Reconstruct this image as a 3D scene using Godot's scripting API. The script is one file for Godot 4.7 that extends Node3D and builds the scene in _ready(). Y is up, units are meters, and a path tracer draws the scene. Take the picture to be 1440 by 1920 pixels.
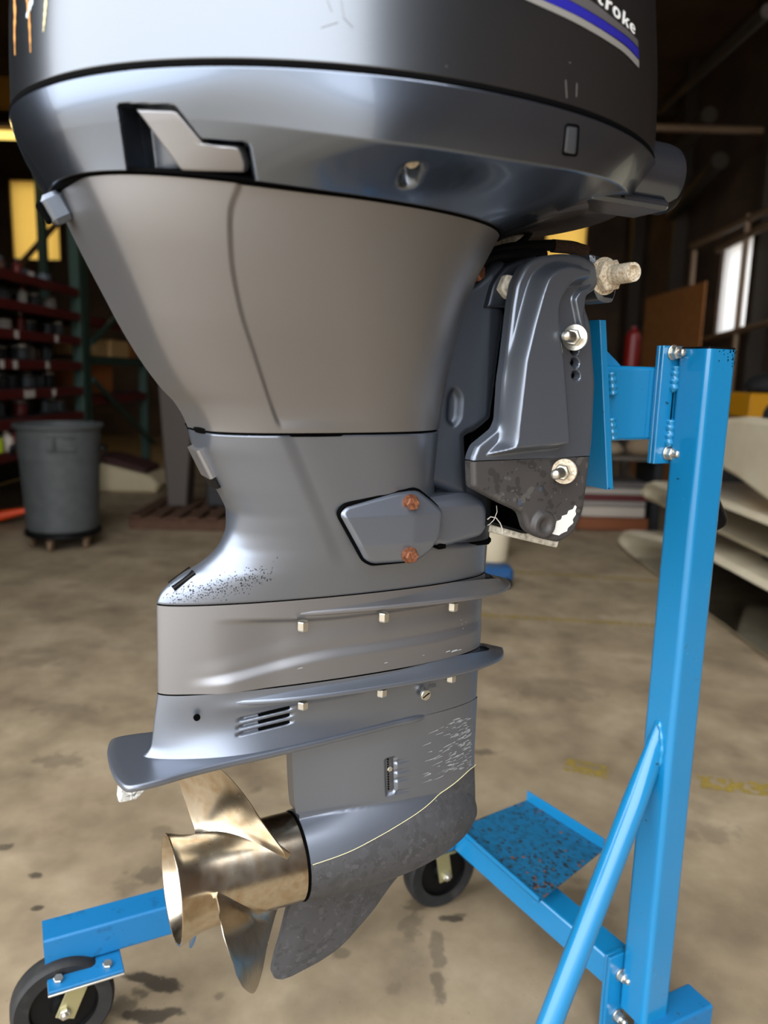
extends Node3D
# World axes: x runs fore along the motor, y is up, z points out of the motor's near side.
# The warehouse is turned: its own right / depth directions are RT0 and HD (see room()).
const FPX := 1440.0
const PSI := 0.466003
const PITCH := 0.178024
const ROLL := 0.025307
const CAM := Vector3(-0.181, 1.25, 0.913)
var RT0 := Vector3(cos(PSI), 0, sin(PSI))
var HD := Vector3(sin(PSI), 0, -cos(PSI))
var FWD := Vector3.ZERO
var CRT := Vector3.ZERO
var CUP := Vector3.ZERO
var M := {}
var used := {}
var rng := RandomNumberGenerator.new()


func ray(px: float, py: float) -> Vector3:
	return FWD + CRT * ((px - 720.0) / FPX) - CUP * ((py - 960.0) / FPX)

func uz(px: float, py: float, z: float) -> Vector3:
	var r := ray(px, py)
	return CAM + r * ((z - CAM.z) / r.z)

func uy(px: float, py: float, y: float) -> Vector3:
	var r := ray(px, py)
	return CAM + r * ((y - CAM.y) / r.y)

func ud(px: float, py: float, d: float) -> Vector3:
	var r := ray(px, py)
	return CAM + r * (d / r.dot(HD))

func pj(p: Vector3) -> Vector2:
	var d := p - CAM
	var z := d.dot(FWD)
	return Vector2(720.0 + FPX * d.dot(CRT) / z, 960.0 - FPX * d.dot(CUP) / z)

func room(r: float, y: float, d: float) -> Vector3:
	return Vector3(CAM.x, y, CAM.z) + RT0 * r + HD * d


# ---------------------------------------------------------------- mesh collector
class Mb:
	var v := PackedVector3Array()
	var n := PackedVector3Array()
	var uv := PackedVector2Array()
	var ix := PackedInt32Array()
	var uv2 := PackedVector2Array()

	func tri(a: Vector3, b: Vector3, c: Vector3, out: Vector3) -> void:
		var g := (b - a).cross(c - a)
		if g.length_squared() < 1e-20:
			return
		g = g.normalized()
		var k := v.size()
		if g.dot(out) < 0.0:
			v.append_array([a, b, c])
			g = -g
		else:
			v.append_array([a, c, b])
		n.append_array([g, g, g])
		for q in 3:
			var p := v[k + q]
			uv.append(Vector2(p.x + p.z * 0.37, p.y + p.z * 0.61))
		ix.append_array([k, k + 1, k + 2])

	func quad(a: Vector3, b: Vector3, c: Vector3, d: Vector3, out: Vector3) -> void:
		tri(a, b, c, out)
		tri(a, c, d, out)

	# rows of points; smooth. closed joins the last column to the first
	func grid(rows: Array, closed := false, ref := Vector3.ZERO, uvs: Array = []) -> void:
		var nr := rows.size()
		var nc: int = rows[0].size()
		var base := v.size()
		var cen := Vector3.ZERO
		for r in rows:
			var row: PackedVector3Array = r
			v.append_array(row)
			for p in row:
				cen += p
		cen /= float(nr * nc)
		var acc := PackedVector3Array()
		acc.resize(nr * nc)
		var tris := PackedInt32Array()
		var s := 0.0
		var last := nc if closed else nc - 1
		for i in nr - 1:
			for j in last:
				var a := i * nc + j
				var b := i * nc + (j + 1) % nc
				var c := a + nc
				var d := b + nc
				var pa := v[base + a]
				var pb := v[base + b]
				var pc := v[base + c]
				var pd := v[base + d]
				var g1 := (pb - pa).cross(pc - pa)
				var g2 := (pd - pb).cross(pc - pb)
				acc[a] += g1
				acc[b] += g1 + g2
				acc[c] += g1 + g2
				acc[d] += g2
				tris.append_array([a, b, c, b, d, c])
				var g := g1 + g2
				s += g.dot(ref) if ref != Vector3.ZERO else g.dot(pa - cen)
		var sg := 1.0 if s > 0.0 else -1.0
		for q in nr * nc:
			n.append(acc[q].normalized() * sg if acc[q].length_squared() > 1e-24 else Vector3.UP)
		if uvs.size():
			for u in uvs:
				uv.append_array(u)
		else:
			for q in nr * nc:
				var p := v[base + q]
				uv.append(Vector2(p.x + p.z * 0.37, p.y + p.z * 0.61))
		for q in range(0, tris.size(), 3):
			if sg > 0.0:
				ix.append_array([base + tris[q], base + tris[q + 2], base + tris[q + 1]])
			else:
				ix.append_array([base + tris[q], base + tris[q + 1], base + tris[q + 2]])

	func fan(ring: PackedVector3Array, out: Vector3) -> void:
		var c := Vector3.ZERO
		for p in ring:
			c += p
		c /= float(ring.size())
		for q in ring.size():
			tri(c, ring[q], ring[(q + 1) % ring.size()], out)

	# chamfered box
	func box(t: Transform3D, size: Vector3, ch := 0.002) -> void:
		var h := size * 0.5
		ch = minf(ch, minf(h.x, minf(h.y, h.z)) * 0.9)
		var f := func(s: Vector3, a: int) -> Vector3:
			var p := s * (h - Vector3(ch, ch, ch))
			p[a] = s[a] * h[a]
			return t * p
		var o := t.origin
		for a in 3:
			var b := (a + 1) % 3
			var c := (a + 2) % 3
			for sa in [-1.0, 1.0]:
				var q := []
				for k in [[-1.0, -1.0], [1.0, -1.0], [1.0, 1.0], [-1.0, 1.0]]:
					var s := Vector3.ZERO
					s[a] = sa
					s[b] = k[0]
					s[c] = k[1]
					q.append(f.call(s, a))
				quad(q[0], q[1], q[2], q[3], (q[0] + q[2]) * 0.5 - o)
			for sa in [-1.0, 1.0]:
				for sb in [-1.0, 1.0]:
					var s1 := Vector3.ZERO
					s1[a] = sa
					s1[b] = sb
					s1[c] = -1.0
					var s2 := s1
					s2[c] = 1.0
					var q0: Vector3 = f.call(s1, a)
					var q2: Vector3 = f.call(s2, b)
					quad(q0, f.call(s2, a), q2, f.call(s1, b), (q0 + q2) * 0.5 - o)
		for sx in [-1.0, 1.0]:
			for sy in [-1.0, 1.0]:
				for sz in [-1.0, 1.0]:
					var s := Vector3(sx, sy, sz)
					var q0: Vector3 = f.call(s, 0)
					tri(q0, f.call(s, 1), f.call(s, 2), q0 - o)

	# solid of revolution about the y axis of t; profile of (radius, height); sharp where the profile bends
	func lathe(t: Transform3D, prof: Array, segs := 32, soft := 35.0) -> void:
		var k := 0
		while k < prof.size() - 1:
			var e := k + 1
			while e < prof.size() - 1:
				var d1: Vector2 = (prof[e] - prof[e - 1]).normalized()
				var d2: Vector2 = (prof[e + 1] - prof[e]).normalized()
				if absf(rad_to_deg(d1.angle_to(d2))) > soft:
					break
				e += 1
			var rows := []
			for q in range(k, e + 1):
				var row := PackedVector3Array()
				for j in segs:
					var a := TAU * j / segs
					row.append(t * Vector3(cos(a) * prof[q].x, prof[q].y, sin(a) * prof[q].x))
				rows.append(row)
			var dir: Vector2 = prof[e] - prof[k]
			var ra: Vector3 = rows[0][0]
			var rb: Vector3 = rows[rows.size() - 1][0]
			var outv := t.basis * Vector3(dir.y, -dir.x, 0)
			if rows.size() > 2:
				outv = t.basis * Vector3((prof[k + 1] - prof[k]).y, -(prof[k + 1] - prof[k]).x, 0)
			_lathe_grid(rows, t, outv, ra, rb)
			k = e

	func _lathe_grid(rows: Array, _t: Transform3D, outv: Vector3, _ra: Vector3, _rb: Vector3) -> void:
		# orientation from the first strip at angle 0: profile must run so that outside is on its right (upwards for a wall)
		var nc: int = rows[0].size()
		var keep := v.size()
		grid(rows, true, Vector3.ZERO)
		# fix orientation by the average normal at column 0
		var avg := n[keep] + n[keep + nc]
		if avg.dot(outv) < 0.0:
			_turn(keep)

	func _turn(keep: int) -> void:
		for q in range(keep, v.size()):
			n[q] = -n[q]
		var k := ix.size()
		while k > 0 and ix[k - 1] >= keep:
			k -= 3
			var w := ix[k + 1]
			ix[k + 1] = ix[k + 2]
			ix[k + 2] = w

	# round bar through points
	func tube(pts: Array, rad: Variant, segs := 12, caps := true) -> void:
		var rows := []
		var up := Vector3(0.31, 0.87, 0.38).normalized()
		var first := Vector3.ZERO
		for i in pts.size():
			var d: Vector3 = (pts[mini(i + 1, pts.size() - 1)] - pts[maxi(i - 1, 0)]).normalized()
			if i == 0:
				first = d.cross(up).normalized()
			else:
				first = (first - d * first.dot(d)).normalized()
			var s := d.cross(first)
			var r: float = rad[i] if rad is Array or rad is PackedFloat32Array else rad
			var row := PackedVector3Array()
			for j in segs:
				var a := TAU * j / segs
				row.append(pts[i] + (first * cos(a) + s * sin(a)) * r)
			rows.append(row)
		grid_tube(rows, pts)
		if caps:
			fan(rows[0], pts[0] - pts[1])
			fan(rows[-1], pts[-1] - pts[-2])

	func grid_tube(rows: Array, pts: Array) -> void:
		var keep := v.size()
		grid(rows, true)
		if n[keep].dot(rows[0][0] - pts[0]) < 0.0:
			_turn(keep)

	# rounded rectangular bar from a to b; w across (side), h along up
	func bar(a: Vector3, b: Vector3, w: float, h: float, up := Vector3.UP, rad := 0.006, caps := true) -> void:
		var d := (b - a).normalized()
		var sd := d.cross(up).normalized()
		var u := sd.cross(d)
		var ring := []
		var k := 4
		for c in 4:
			var sx := [1.0, -1.0, -1.0, 1.0][c] as float
			var sy := [1.0, 1.0, -1.0, -1.0][c] as float
			for q in k + 1:
				var an := PI * 0.5 * (c + float(q) / k)
				ring.append(Vector2(sx * (w * 0.5 - rad) + cos(an) * rad, sy * (h * 0.5 - rad) + sin(an) * rad))
		var ra := PackedVector3Array()
		var rb := PackedVector3Array()
		var nn := PackedVector3Array()
		for i in ring.size():
			var p: Vector2 = ring[i]
			ra.append(a + sd * p.x + u * p.y)
			rb.append(b + sd * p.x + u * p.y)
			var c := i / (k + 1)
			var an := PI * 0.5 * (c + float(i % (k + 1)) / k)
			nn.append(sd * cos(an) + u * sin(an))
		var base := v.size()
		v.append_array(ra)
		v.append_array(rb)
		n.append_array(nn)
		n.append_array(nn)
		for q in v.size() - base:
			var p := v[base + q]
			uv.append(Vector2(p.x + p.z * 0.37, p.y + p.z * 0.61))
		var m := ring.size()
		for i in m:
			var j := (i + 1) % m
			var g := (v[base + j] - v[base + i]).cross(v[base + m + i] - v[base + i])
			if g.dot(nn[i] + nn[j]) < 0.0:
				ix.append_array([base + i, base + j, base + m + i, base + j, base + m + j, base + m + i])
			else:
				ix.append_array([base + i, base + m + i, base + j, base + j, base + m + i, base + m + j])
		if caps:
			fan(ra, -d)
			fan(rb, d)

	# extruded outline in the x-y plane of t, from z0 to z1, with a chamfer
	func prism(t: Transform3D, poly: PackedVector2Array, z0: float, z1: float, ch := 0.001) -> void:
		if Geometry2D.is_polygon_clockwise(poly):
			poly.reverse()
		var m := poly.size()
		var ins := PackedVector2Array()
		for i in m:
			var p := poly[i]
			var e0 := (p - poly[(i + m - 1) % m]).normalized()
			var e1 := (poly[(i + 1) % m] - p).normalized()
			var n0 := Vector2(-e0.y, e0.x)
			var n1 := Vector2(-e1.y, e1.x)
			var bis := (n0 + n1)
			ins.append(p + bis / maxf(0.4, 1.0 + n0.dot(n1)) * ch)
		var tr := Geometry2D.triangulate_polygon(ins)
		for k in range(0, tr.size(), 3):
			for s in [0, 1]:
				var z := z0 if s == 0 else z1
				var q := func(i: int) -> Vector3: return t * Vector3(ins[i].x, ins[i].y, z)
				tri(q.call(tr[k]), q.call(tr[k + 1]), q.call(tr[k + 2]), t.basis.z * (signf(z1 - z0) if s == 1 else -signf(z1 - z0)))
		var dz := signf(z1 - z0) * ch
		for i in m:
			var j := (i + 1) % m
			var e := poly[j] - poly[i]
			var o := t.basis * Vector3(e.y, -e.x, 0)
			var A := func(p: Vector2, z: float) -> Vector3: return t * Vector3(p.x, p.y, z)
			quad(A.call(poly[i], z0 + dz), A.call(poly[j], z0 + dz), A.call(poly[j], z1 - dz), A.call(poly[i], z1 - dz), o)
			if ch > 0.0:
				quad(A.call(poly[i], z0 + dz), A.call(poly[j], z0 + dz), A.call(ins[j], z0), A.call(ins[i], z0), o)
				quad(A.call(poly[i], z1 - dz), A.call(poly[j], z1 - dz), A.call(ins[j], z1), A.call(ins[i], z1), o)

	func mesh() -> ArrayMesh:
		var a := []
		a.resize(Mesh.ARRAY_MAX)
		a[Mesh.ARRAY_VERTEX] = v
		a[Mesh.ARRAY_NORMAL] = n
		a[Mesh.ARRAY_TEX_UV] = uv
		a[Mesh.ARRAY_INDEX] = ix
		if uv2.size():
			a[Mesh.ARRAY_TEX_UV2] = uv2
		var am := ArrayMesh.new()
		am.add_surface_from_arrays(Mesh.PRIMITIVE_TRIANGLES, a)
		return am


# ---------------------------------------------------------------- naming
func numbered(called: String) -> String:
	if not used.has(called):
		used[called] = 0
		return called
	used[called] += 1
	return "%s_%03d" % [called, used[called]]

func tag(o: Node3D, label: String, category: String, group := "", kind := "") -> Node3D:
	if label:
		o.set_meta("label", label)
	if category:
		o.set_meta("category", category)
	if group:
		o.set_meta("group", group)
	if kind:
		o.set_meta("kind", kind)
	return o

func thing(called: String, label: String, category: String, at := Vector3.ZERO, turn := 0.0, group := "") -> Node3D:
	var o := Node3D.new()
	o.name = numbered(called)
	add_child(o)
	o.position = at
	o.rotation.y = turn
	tag(o, label, category, group)
	return o

func part(called: String, mb: Variant, mat: Material, parent: Node3D = null, label := "") -> MeshInstance3D:
	var o := MeshInstance3D.new()
	o.mesh = mb.mesh() if mb is Mb else mb
	o.material_override = mat
	if parent:
		var nm := called
		var k := 0
		while parent.has_node(nm):
			k += 1
			nm = "%s_%03d" % [called, k]
		o.name = nm
		parent.add_child(o, true)
	else:
		o.name = numbered(called)
		add_child(o, true)
	if label:
		o.set_meta("label", label)
	return o

func single(called: String, mb: Variant, mat: Material, label: String, category: String, at := Vector3.ZERO, turn := 0.0, group := "") -> MeshInstance3D:
	var o := part(called, mb, mat)
	o.position = at
	o.rotation.y = turn
	tag(o, label, category, group)
	return o

func struct(called: String, mb: Variant, mat: Material, parent: Node3D = null) -> MeshInstance3D:
	var o := part(called, mb, mat, parent)
	if parent == null:
		o.set_meta("kind", "structure")
	return o

func dup(o: Node3D, called: String, at: Vector3, turn: float, label: String, group := "") -> Node3D:
	var c: Node3D = o.duplicate()
	c.name = numbered(called)
	add_child(c)
	c.position = at
	c.rotation.y = turn
	c.set_meta("label", label)
	if group:
		c.set_meta("group", group)
	return c

# transform whose y axis runs along dir
func along(at: Vector3, dir: Vector3, twist := 0.0) -> Transform3D:
	var y := dir.normalized()
	var x := y.cross(Vector3(0.13, 0.9, 0.41)).normalized() if absf(y.y) < 0.95 else y.cross(Vector3(1, 0, 0)).normalized()
	var z := x.cross(y)
	return Transform3D(Basis(x, y, z).rotated(y, twist), at)

func xfm(at: Vector3, turn := 0.0) -> Transform3D:
	return Transform3D(Basis(Vector3.UP, turn), at)

func lerp_tab(tab: Array, k: float) -> float:
	# table of [key, value] with falling or rising keys, smooth (monotone-ish Catmull-Rom)
	var m := tab.size()
	var s := 1.0 if tab[m - 1][0] > tab[0][0] else -1.0
	if (k - tab[0][0]) * s <= 0.0:
		return tab[0][1]
	if (k - tab[m - 1][0]) * s >= 0.0:
		return tab[m - 1][1]
	for i in m - 1:
		if (k - tab[i + 1][0]) * s <= 0.0:
			var h: float = tab[i + 1][0] - tab[i][0]
			var t: float = (k - tab[i][0]) / h
			var d: float = (tab[i + 1][1] - tab[i][1]) / h
			var m0: float = d
			var m1: float = d
			if i > 0:
				var dp: float = (tab[i][1] - tab[i - 1][1]) / (tab[i][0] - tab[i - 1][0])
				m0 = 0.0 if dp * d <= 0.0 else 2.0 * dp * d / (dp + d)
			if i < m - 2:
				var dn: float = (tab[i + 2][1] - tab[i + 1][1]) / (tab[i + 2][0] - tab[i + 1][0])
				m1 = 0.0 if dn * d <= 0.0 else 2.0 * dn * d / (dn + d)
			var t2 := t * t
			var t3 := t2 * t
			return (2 * t3 - 3 * t2 + 1) * tab[i][1] + (t3 - 2 * t2 + t) * h * m0 + (-2 * t3 + 3 * t2) * tab[i + 1][1] + (t3 - t2) * h * m1
	return tab[m - 1][1]

func smax(a: float, b: float, k: float) -> float:
	var h := maxf(k - absf(a - b), 0.0) / k
	return maxf(a, b) + h * h * k * 0.25

func sstep(a: float, b: float, x: float) -> float:
	var t := clampf((x - a) / (b - a), 0.0, 1.0)
	return t * t * (3.0 - 2.0 * t)

# signed distance to an outline, positive inside
func inside(poly: PackedVector2Array, p: Vector2) -> float:
	var d := 1e9
	var c := false
	var m := poly.size()
	var b := poly[m - 1]
	for i in m:
		var a := poly[i]
		var e := b - a
		var w := p - a
		var q := w - e * clampf(w.dot(e) / e.length_squared(), 0.0, 1.0)
		d = minf(d, q.length_squared())
		if (a.y > p.y) != (b.y > p.y) and p.x < (b.x - a.x) * (p.y - a.y) / (b.y - a.y) + a.x:
			c = not c
		b = a
	return sqrt(d) * (1.0 if c else -1.0)

# outline with its corners rounded
func rounded(pts: Array, r: float, seg := 4) -> PackedVector2Array:
	var out := PackedVector2Array()
	var m := pts.size()
	for i in m:
		var p := Vector2(pts[i][0], pts[i][1])
		var a := Vector2(pts[(i + m - 1) % m][0], pts[(i + m - 1) % m][1])
		var b := Vector2(pts[(i + 1) % m][0], pts[(i + 1) % m][1])
		var rr: float = pts[i][2] if pts[i].size() > 2 else r
		var q := minf(rr, minf(p.distance_to(a), p.distance_to(b)) * 0.45)
		var s := p + (a - p).normalized() * q
		var e := p + (b - p).normalized() * q
		for k in seg + 1:
			var t := float(k) / seg
			out.append(s.lerp(p, t).lerp(p.lerp(e, t), t))
	return out

# A plate with real thickness over an outline: (a, b) in the outline's coordinates, height from hf(a, b, d) with d the
# distance from the edge, back at hback; mp(a, b, h) turns that into a point of space.
func panel(mb: Mb, poly: PackedVector2Array, hf: Callable, hback: float, mp: Callable, nr: int, nc: int, ref: Vector3, seam := true) -> void:
	var lo := 1e9
	var hi := -1e9
	for p in poly:
		lo = minf(lo, p.y)
		hi = maxf(hi, p.y)
	var e := (hi - lo) * 0.0015
	var rows := []
	var m := poly.size()
	var ys := []
	for i in nr + 1:
		ys.append(lerpf(lo + e, hi - e, 0.5 - 0.5 * cos(PI * float(i) / nr) if i < 0 else float(i) / nr))
	for y in ys:
		var x0 := 1e9
		var x1 := -1e9
		for i in m:
			var a := poly[i]
			var b := poly[(i + 1) % m]
			if (a.y > y) != (b.y > y):
				var x: float = a.x + (b.x - a.x) * (y - a.y) / (b.y - a.y)
				x0 = minf(x0, x)
				x1 = maxf(x1, x)
		var row := PackedVector3Array()
		for j in nc + 1:
			var t := float(j) / nc
			t = t + 0.12 * sin(TAU * t) * -0.5 if nc > 6 else t
			var x: float = lerpf(x0, x1, t)
			var d := maxf(inside(poly, Vector2(x, y)), 0.0) if j > 0 and j < nc else 0.0
			row.append(mp.call(x, y, hf.call(x, y, d)))
		rows.append(row)
	mb.grid(rows, false, ref)
	if not seam:
		return
	var loop := PackedVector3Array()
	var back := PackedVector3Array()
	var cells := []
	for i in nr + 1:
		cells.append([i, 0])
	for j in range(1, nc + 1):
		cells.append([nr, j])
	for i in range(nr - 1, -1, -1):
		cells.append([i, nc])
	for j in range(nc - 1, 0, -1):
		cells.append([0, j])
	for c in cells:
		var p: Vector3 = rows[c[0]][c[1]]
		loop.append(p)
		back.append(p + ref.normalized() * hback)
	mb.grid([loop, back], true)


func _ready() -> void:
	rng.seed = 7
	FWD = HD * cos(PITCH) - Vector3.UP * sin(PITCH)
	var u0 := RT0.cross(FWD)
	CRT = RT0 * cos(ROLL) + u0 * sin(ROLL)
	CUP = CRT.cross(FWD)

	var cam := Camera3D.new()
	cam.name = "camera"
	cam.fov = 67.38
	cam.near = 0.05
	cam.far = 200.0
	cam.transform = Transform3D(Basis(CRT, CUP, -FWD), CAM)
	var ca := CameraAttributesPhysical.new()
	ca.frustum_focal_length = 18.0
	ca.frustum_focus_distance = 1.05
	ca.exposure_aperture = 2.15
	ca.frustum_near = 0.05
	ca.frustum_far = 200.0
	cam.attributes = ca
	add_child(cam)

	var env := Environment.new()
	env.background_mode = Environment.BG_SKY
	var sm := ProceduralSkyMaterial.new()
	sm.sky_top_color = Color(0.97, 0.98, 1.0)
	sm.sky_horizon_color = Color(0.86, 0.88, 0.9)
	sm.sky_curve = 0.2
	sm.sky_energy_multiplier = 1.3
	sm.ground_bottom_color = Color(0.45, 0.41, 0.36)
	sm.ground_horizon_color = Color(0.6, 0.57, 0.52)
	var sky := Sky.new()
	sky.sky_material = sm
	env.sky = sky
	env.background_energy_multiplier = 1.0
	env.tonemap_mode = Environment.TONE_MAPPER_LINEAR
	env.tonemap_exposure = 3.6
	env.sdfgi_enabled = true
	env.ssao_enabled = true
	env.ssil_enabled = true
	var we := WorldEnvironment.new()
	we.name = "environment"
	we.environment = env
	add_child(we)

	materials()
	build_room()
	build_motor()
	build_stand()
	build_left_side()
	build_right_side()


func mat(c: Color, rough: float, metal := 0.0, coat := 0.0, coat_rough := 0.1) -> StandardMaterial3D:
	var m := StandardMaterial3D.new()
	m.albedo_color = c
	m.roughness = rough
	m.metallic = metal
	if coat > 0.0:
		m.clearcoat_enabled = true
		m.clearcoat = coat
		m.clearcoat_roughness = coat_rough
	return m

func noise_tex(freq: float, ramp: Array, seed_: int, oct := 4, size := 512, gain := 0.5) -> NoiseTexture2D:
	var f := FastNoiseLite.new()
	f.seed = seed_
	f.noise_type = FastNoiseLite.TYPE_SIMPLEX_SMOOTH
	f.fractal_gain = gain
	f.frequency = freq
	f.fractal_octaves = oct
	var t := NoiseTexture2D.new()
	t.width = size
	t.height = size
	t.seamless = true
	t.noise = f
	var g := Gradient.new()
	var off := PackedFloat32Array()
	var col := PackedColorArray()
	for r in ramp:
		off.append(r[0])
		col.append(r[1])
	g.offsets = off
	g.colors = col
	t.color_ramp = g
	return t

func tri_tex(m: StandardMaterial3D, t: Texture2D, scale: float) -> StandardMaterial3D:
	m.albedo_texture = t
	m.uv1_triplanar = true
	m.uv1_world_triplanar = true
	m.uv1_scale = Vector3(scale, scale, scale)
	return m

func grey(v: float) -> Color:
	return Color(v, v, v)

# specks and chips on a plain ground, repeated
func speck_tex(ground: Color, marks: Array, size: int, seed_: int) -> ImageTexture:
	var r := RandomNumberGenerator.new()
	r.seed = seed_
	var im := Image.create(size, size, false, Image.FORMAT_RGB8)
	im.fill(ground)
	for mk in marks: # [colour, count, smallest, largest, stretch]
		for k in mk[1]:
			var c := Vector2(r.randf() * size, r.randf() * size)
			var rad: float = lerpf(mk[2], mk[3], pow(r.randf(), 3.0))
			var an := r.randf() * TAU
			for b in 5:
				var p: Vector2 = c + Vector2(cos(an), sin(an)) * r.randf_range(-1, 1) * rad * mk[4]
				var q := rad * r.randf_range(0.3, 0.8)
				for y in range(int(-q), int(q) + 1):
					for x in range(int(-q), int(q) + 1):
						if x * x + y * y <= q * q + 0.3:
							im.set_pixel(posmod(int(p.x) + x, size), posmod(int(p.y) + y, size), mk[0])
	return ImageTexture.create_from_image(im)

func materials() -> void:
	var flake := noise_tex(0.45, [[0.0, grey(0.86)], [1.0, grey(1.0)]], 3, 2, 512)
	M.gloss = tri_tex(mat(Color(0.46, 0.50, 0.56), 0.25, 0.95, 0.5, 0.06), flake, 9.0)
	M.cowl = tri_tex(mat(Color(0.435, 0.452, 0.472), 0.27, 0.97, 0.25, 0.15), flake, 9.0)
	M.satin = tri_tex(mat(Color(0.57, 0.57, 0.58), 0.40, 0.8, 0.15, 0.3), flake, 9.0)
	M.cast = tri_tex(mat(Color(0.515, 0.543, 0.59), 0.36, 0.8, 0.35, 0.2), flake, 9.0)
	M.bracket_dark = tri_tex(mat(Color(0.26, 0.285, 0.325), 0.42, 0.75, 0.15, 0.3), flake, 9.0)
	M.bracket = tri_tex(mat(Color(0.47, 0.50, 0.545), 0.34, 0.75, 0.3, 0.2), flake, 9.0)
	M.worn = tri_tex(mat(Color(1, 1, 1), 0.55, 0.25), speck_tex(Color(0.275, 0.275, 0.285), [[Color(0.245, 0.245, 0.25), 500, 3, 16, 1.5], [Color(0.31, 0.31, 0.32), 400, 2, 10, 2.0], [Color(0.2, 0.2, 0.2), 60, 0.5, 3, 2.0], [Color(0.5, 0.5, 0.49), 60, 0.4, 2.0, 2.0]], 512, 4), 3.5)
	M.worn_foot = tri_tex(mat(Color(1, 1, 1), 0.55, 0.2), speck_tex(Color(0.255, 0.245, 0.24), [[Color(0.2, 0.195, 0.19), 300, 3, 16, 1.5], [Color(0.32, 0.31, 0.30), 160, 2, 12, 2.0], [Color(0.62, 0.62, 0.6), 70, 0.4, 2.2, 2.0], [Color(0.25, 0.29, 0.35), 20, 3, 15, 1.0]], 512, 44), 3.5)
	M.gap = mat(Color(0.015, 0.015, 0.016), 0.7)
	M.gap.metallic_specular = 0.12
	M.black = mat(Color(0.035, 0.035, 0.038), 0.45)
	M.black.metallic_specular = 0.3
	M.rubber = tri_tex(mat(Color(1, 1, 1), 0.7), noise_tex(0.02, [[0.0, Color(0.06, 0.06, 0.06)], [0.6, Color(0.1, 0.1, 0.1)], [1.0, Color(0.2, 0.19, 0.18)]], 8), 2.0)
	M.zinc = mat(Color(0.78, 0.77, 0.73), 0.28, 0.9)
	M.crusty = tri_tex(mat(Color(1, 1, 1), 0.75, 0.1), noise_tex(0.05, [[0.0, Color(0.55, 0.42, 0.28)], [0.45, Color(0.78, 0.73, 0.64)], [1.0, Color(0.9, 0.88, 0.82)]], 12), 8.0)
	M.rust = tri_tex(mat(Color(1, 1, 1), 0.5, 0.6), noise_tex(0.04, [[0.0, Color(0.30, 0.17, 0.11)], [0.5, Color(0.50, 0.31, 0.21)], [1.0, Color(0.66, 0.47, 0.36)]], 14), 9.0)
	M.scrape = mat(Color(0.55, 0.56, 0.56), 0.6)
	M.white_wear = mat(Color(0.85, 0.85, 0.83), 0.7)
	M.pale = tri_tex(mat(Color(1, 1, 1), 0.8), noise_tex(0.03, [[0.0, Color(0.5, 0.49, 0.45)], [0.5, Color(0.78, 0.76, 0.7)], [1.0, Color(0.9, 0.88, 0.84)]], 15), 6.0)
	M.anode = tri_tex(mat(Color(1, 1, 1), 0.7, 0.2), speck_tex(Color(0.72, 0.72, 0.7), [[Color(0.45, 0.45, 0.45), 500, 1, 6, 1.0], [Color(0.9, 0.9, 0.88), 500, 1, 5, 1.0]], 256, 6), 12.0)
	M.prop = tri_tex(mat(Color(1, 1, 1), 0.30, 1.0), noise_tex(0.012, [[0.0, Color(0.66, 0.57, 0.45)], [0.35, Color(0.74, 0.69, 0.61)], [0.6, Color(0.78, 0.75, 0.69)], [1.0, Color(0.70, 0.63, 0.52)]], 21, 3), 5.0)
	M.prop.roughness_texture = noise_tex(0.02, [[0.0, grey(0.7)], [1.0, grey(1.0)]], 22)
	var chips := [[Color(0.05, 0.09, 0.13), 46, 0.5, 3.4, 2.0], [Color(0.55, 0.7, 0.8), 60, 0.4, 1.8, 1.0], [Color(0.30, 0.30, 0.30), 8, 1.0, 4.0, 3.0]]
	M.blue = tri_tex(mat(Color(1, 1, 1), 0.28, 0.0, 0.6, 0.08), speck_tex(Color(0.07, 0.46, 0.655), chips, 1024, 31), 1.6)
	M.tray = mat(Color(1, 1, 1), 0.5)
	M.tray.albedo_texture = tray_tex()
	M.blue_dirty = tri_tex(mat(Color(1, 1, 1), 0.45), speck_tex(Color(0.065, 0.40, 0.60), [[Color(0.066, 0.36, 0.54), 120, 2, 9, 2.0], [Color(0.2, 0.24, 0.27), 40, 0.5, 2.2, 2.0]], 512, 35), 2.2)
	M.weld = mat(Color(0.085, 0.48, 0.665), 0.22, 0.0, 0.4, 0.15)
	M.decal_blue = mat(Color(0.13, 0.13, 0.55), 0.35, 0.1, 0.5, 0.1)
	M.decal_silver = mat(Color(0.56, 0.55, 0.53), 0.4, 0.3, 0.5, 0.1)
	M.decal_dim = mat(Color(0.36, 0.35, 0.35), 0.4, 0.3, 0.5, 0.1)
	M.decal_white = mat(Color(0.88, 0.88, 0.87), 0.4)
	M.scar_orange = mat(Color(0.78, 0.55, 0.28), 0.7)
	M.scar_cream = mat(Color(0.86, 0.82, 0.62), 0.7)
	M.scar_white = mat(Color(0.80, 0.84, 0.88), 0.6)
	M.clear_wire = mat(Color(0.8, 0.78, 0.74), 0.3, 0.2)
	M.yellow_line = tri_tex(mat(Color(1, 1, 1), 0.75), noise_tex(0.03, [[0.0, Color(0.6, 0.5, 0.14, 0.0)], [0.42, Color(0.6, 0.5, 0.16, 0.0)], [0.45, Color(0.52, 0.44, 0.2, 1.0)], [1.0, Color(0.62, 0.53, 0.2, 1.0)]], 57, 5), 1.6)
	M.yellow_line.transparency = BaseMaterial3D.TRANSPARENCY_ALPHA_SCISSOR
	M.yellow_line.alpha_scissor_threshold = 0.5
	M.prop_dark = mat(Color(0.12, 0.11, 0.1), 0.5, 0.6)
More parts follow.
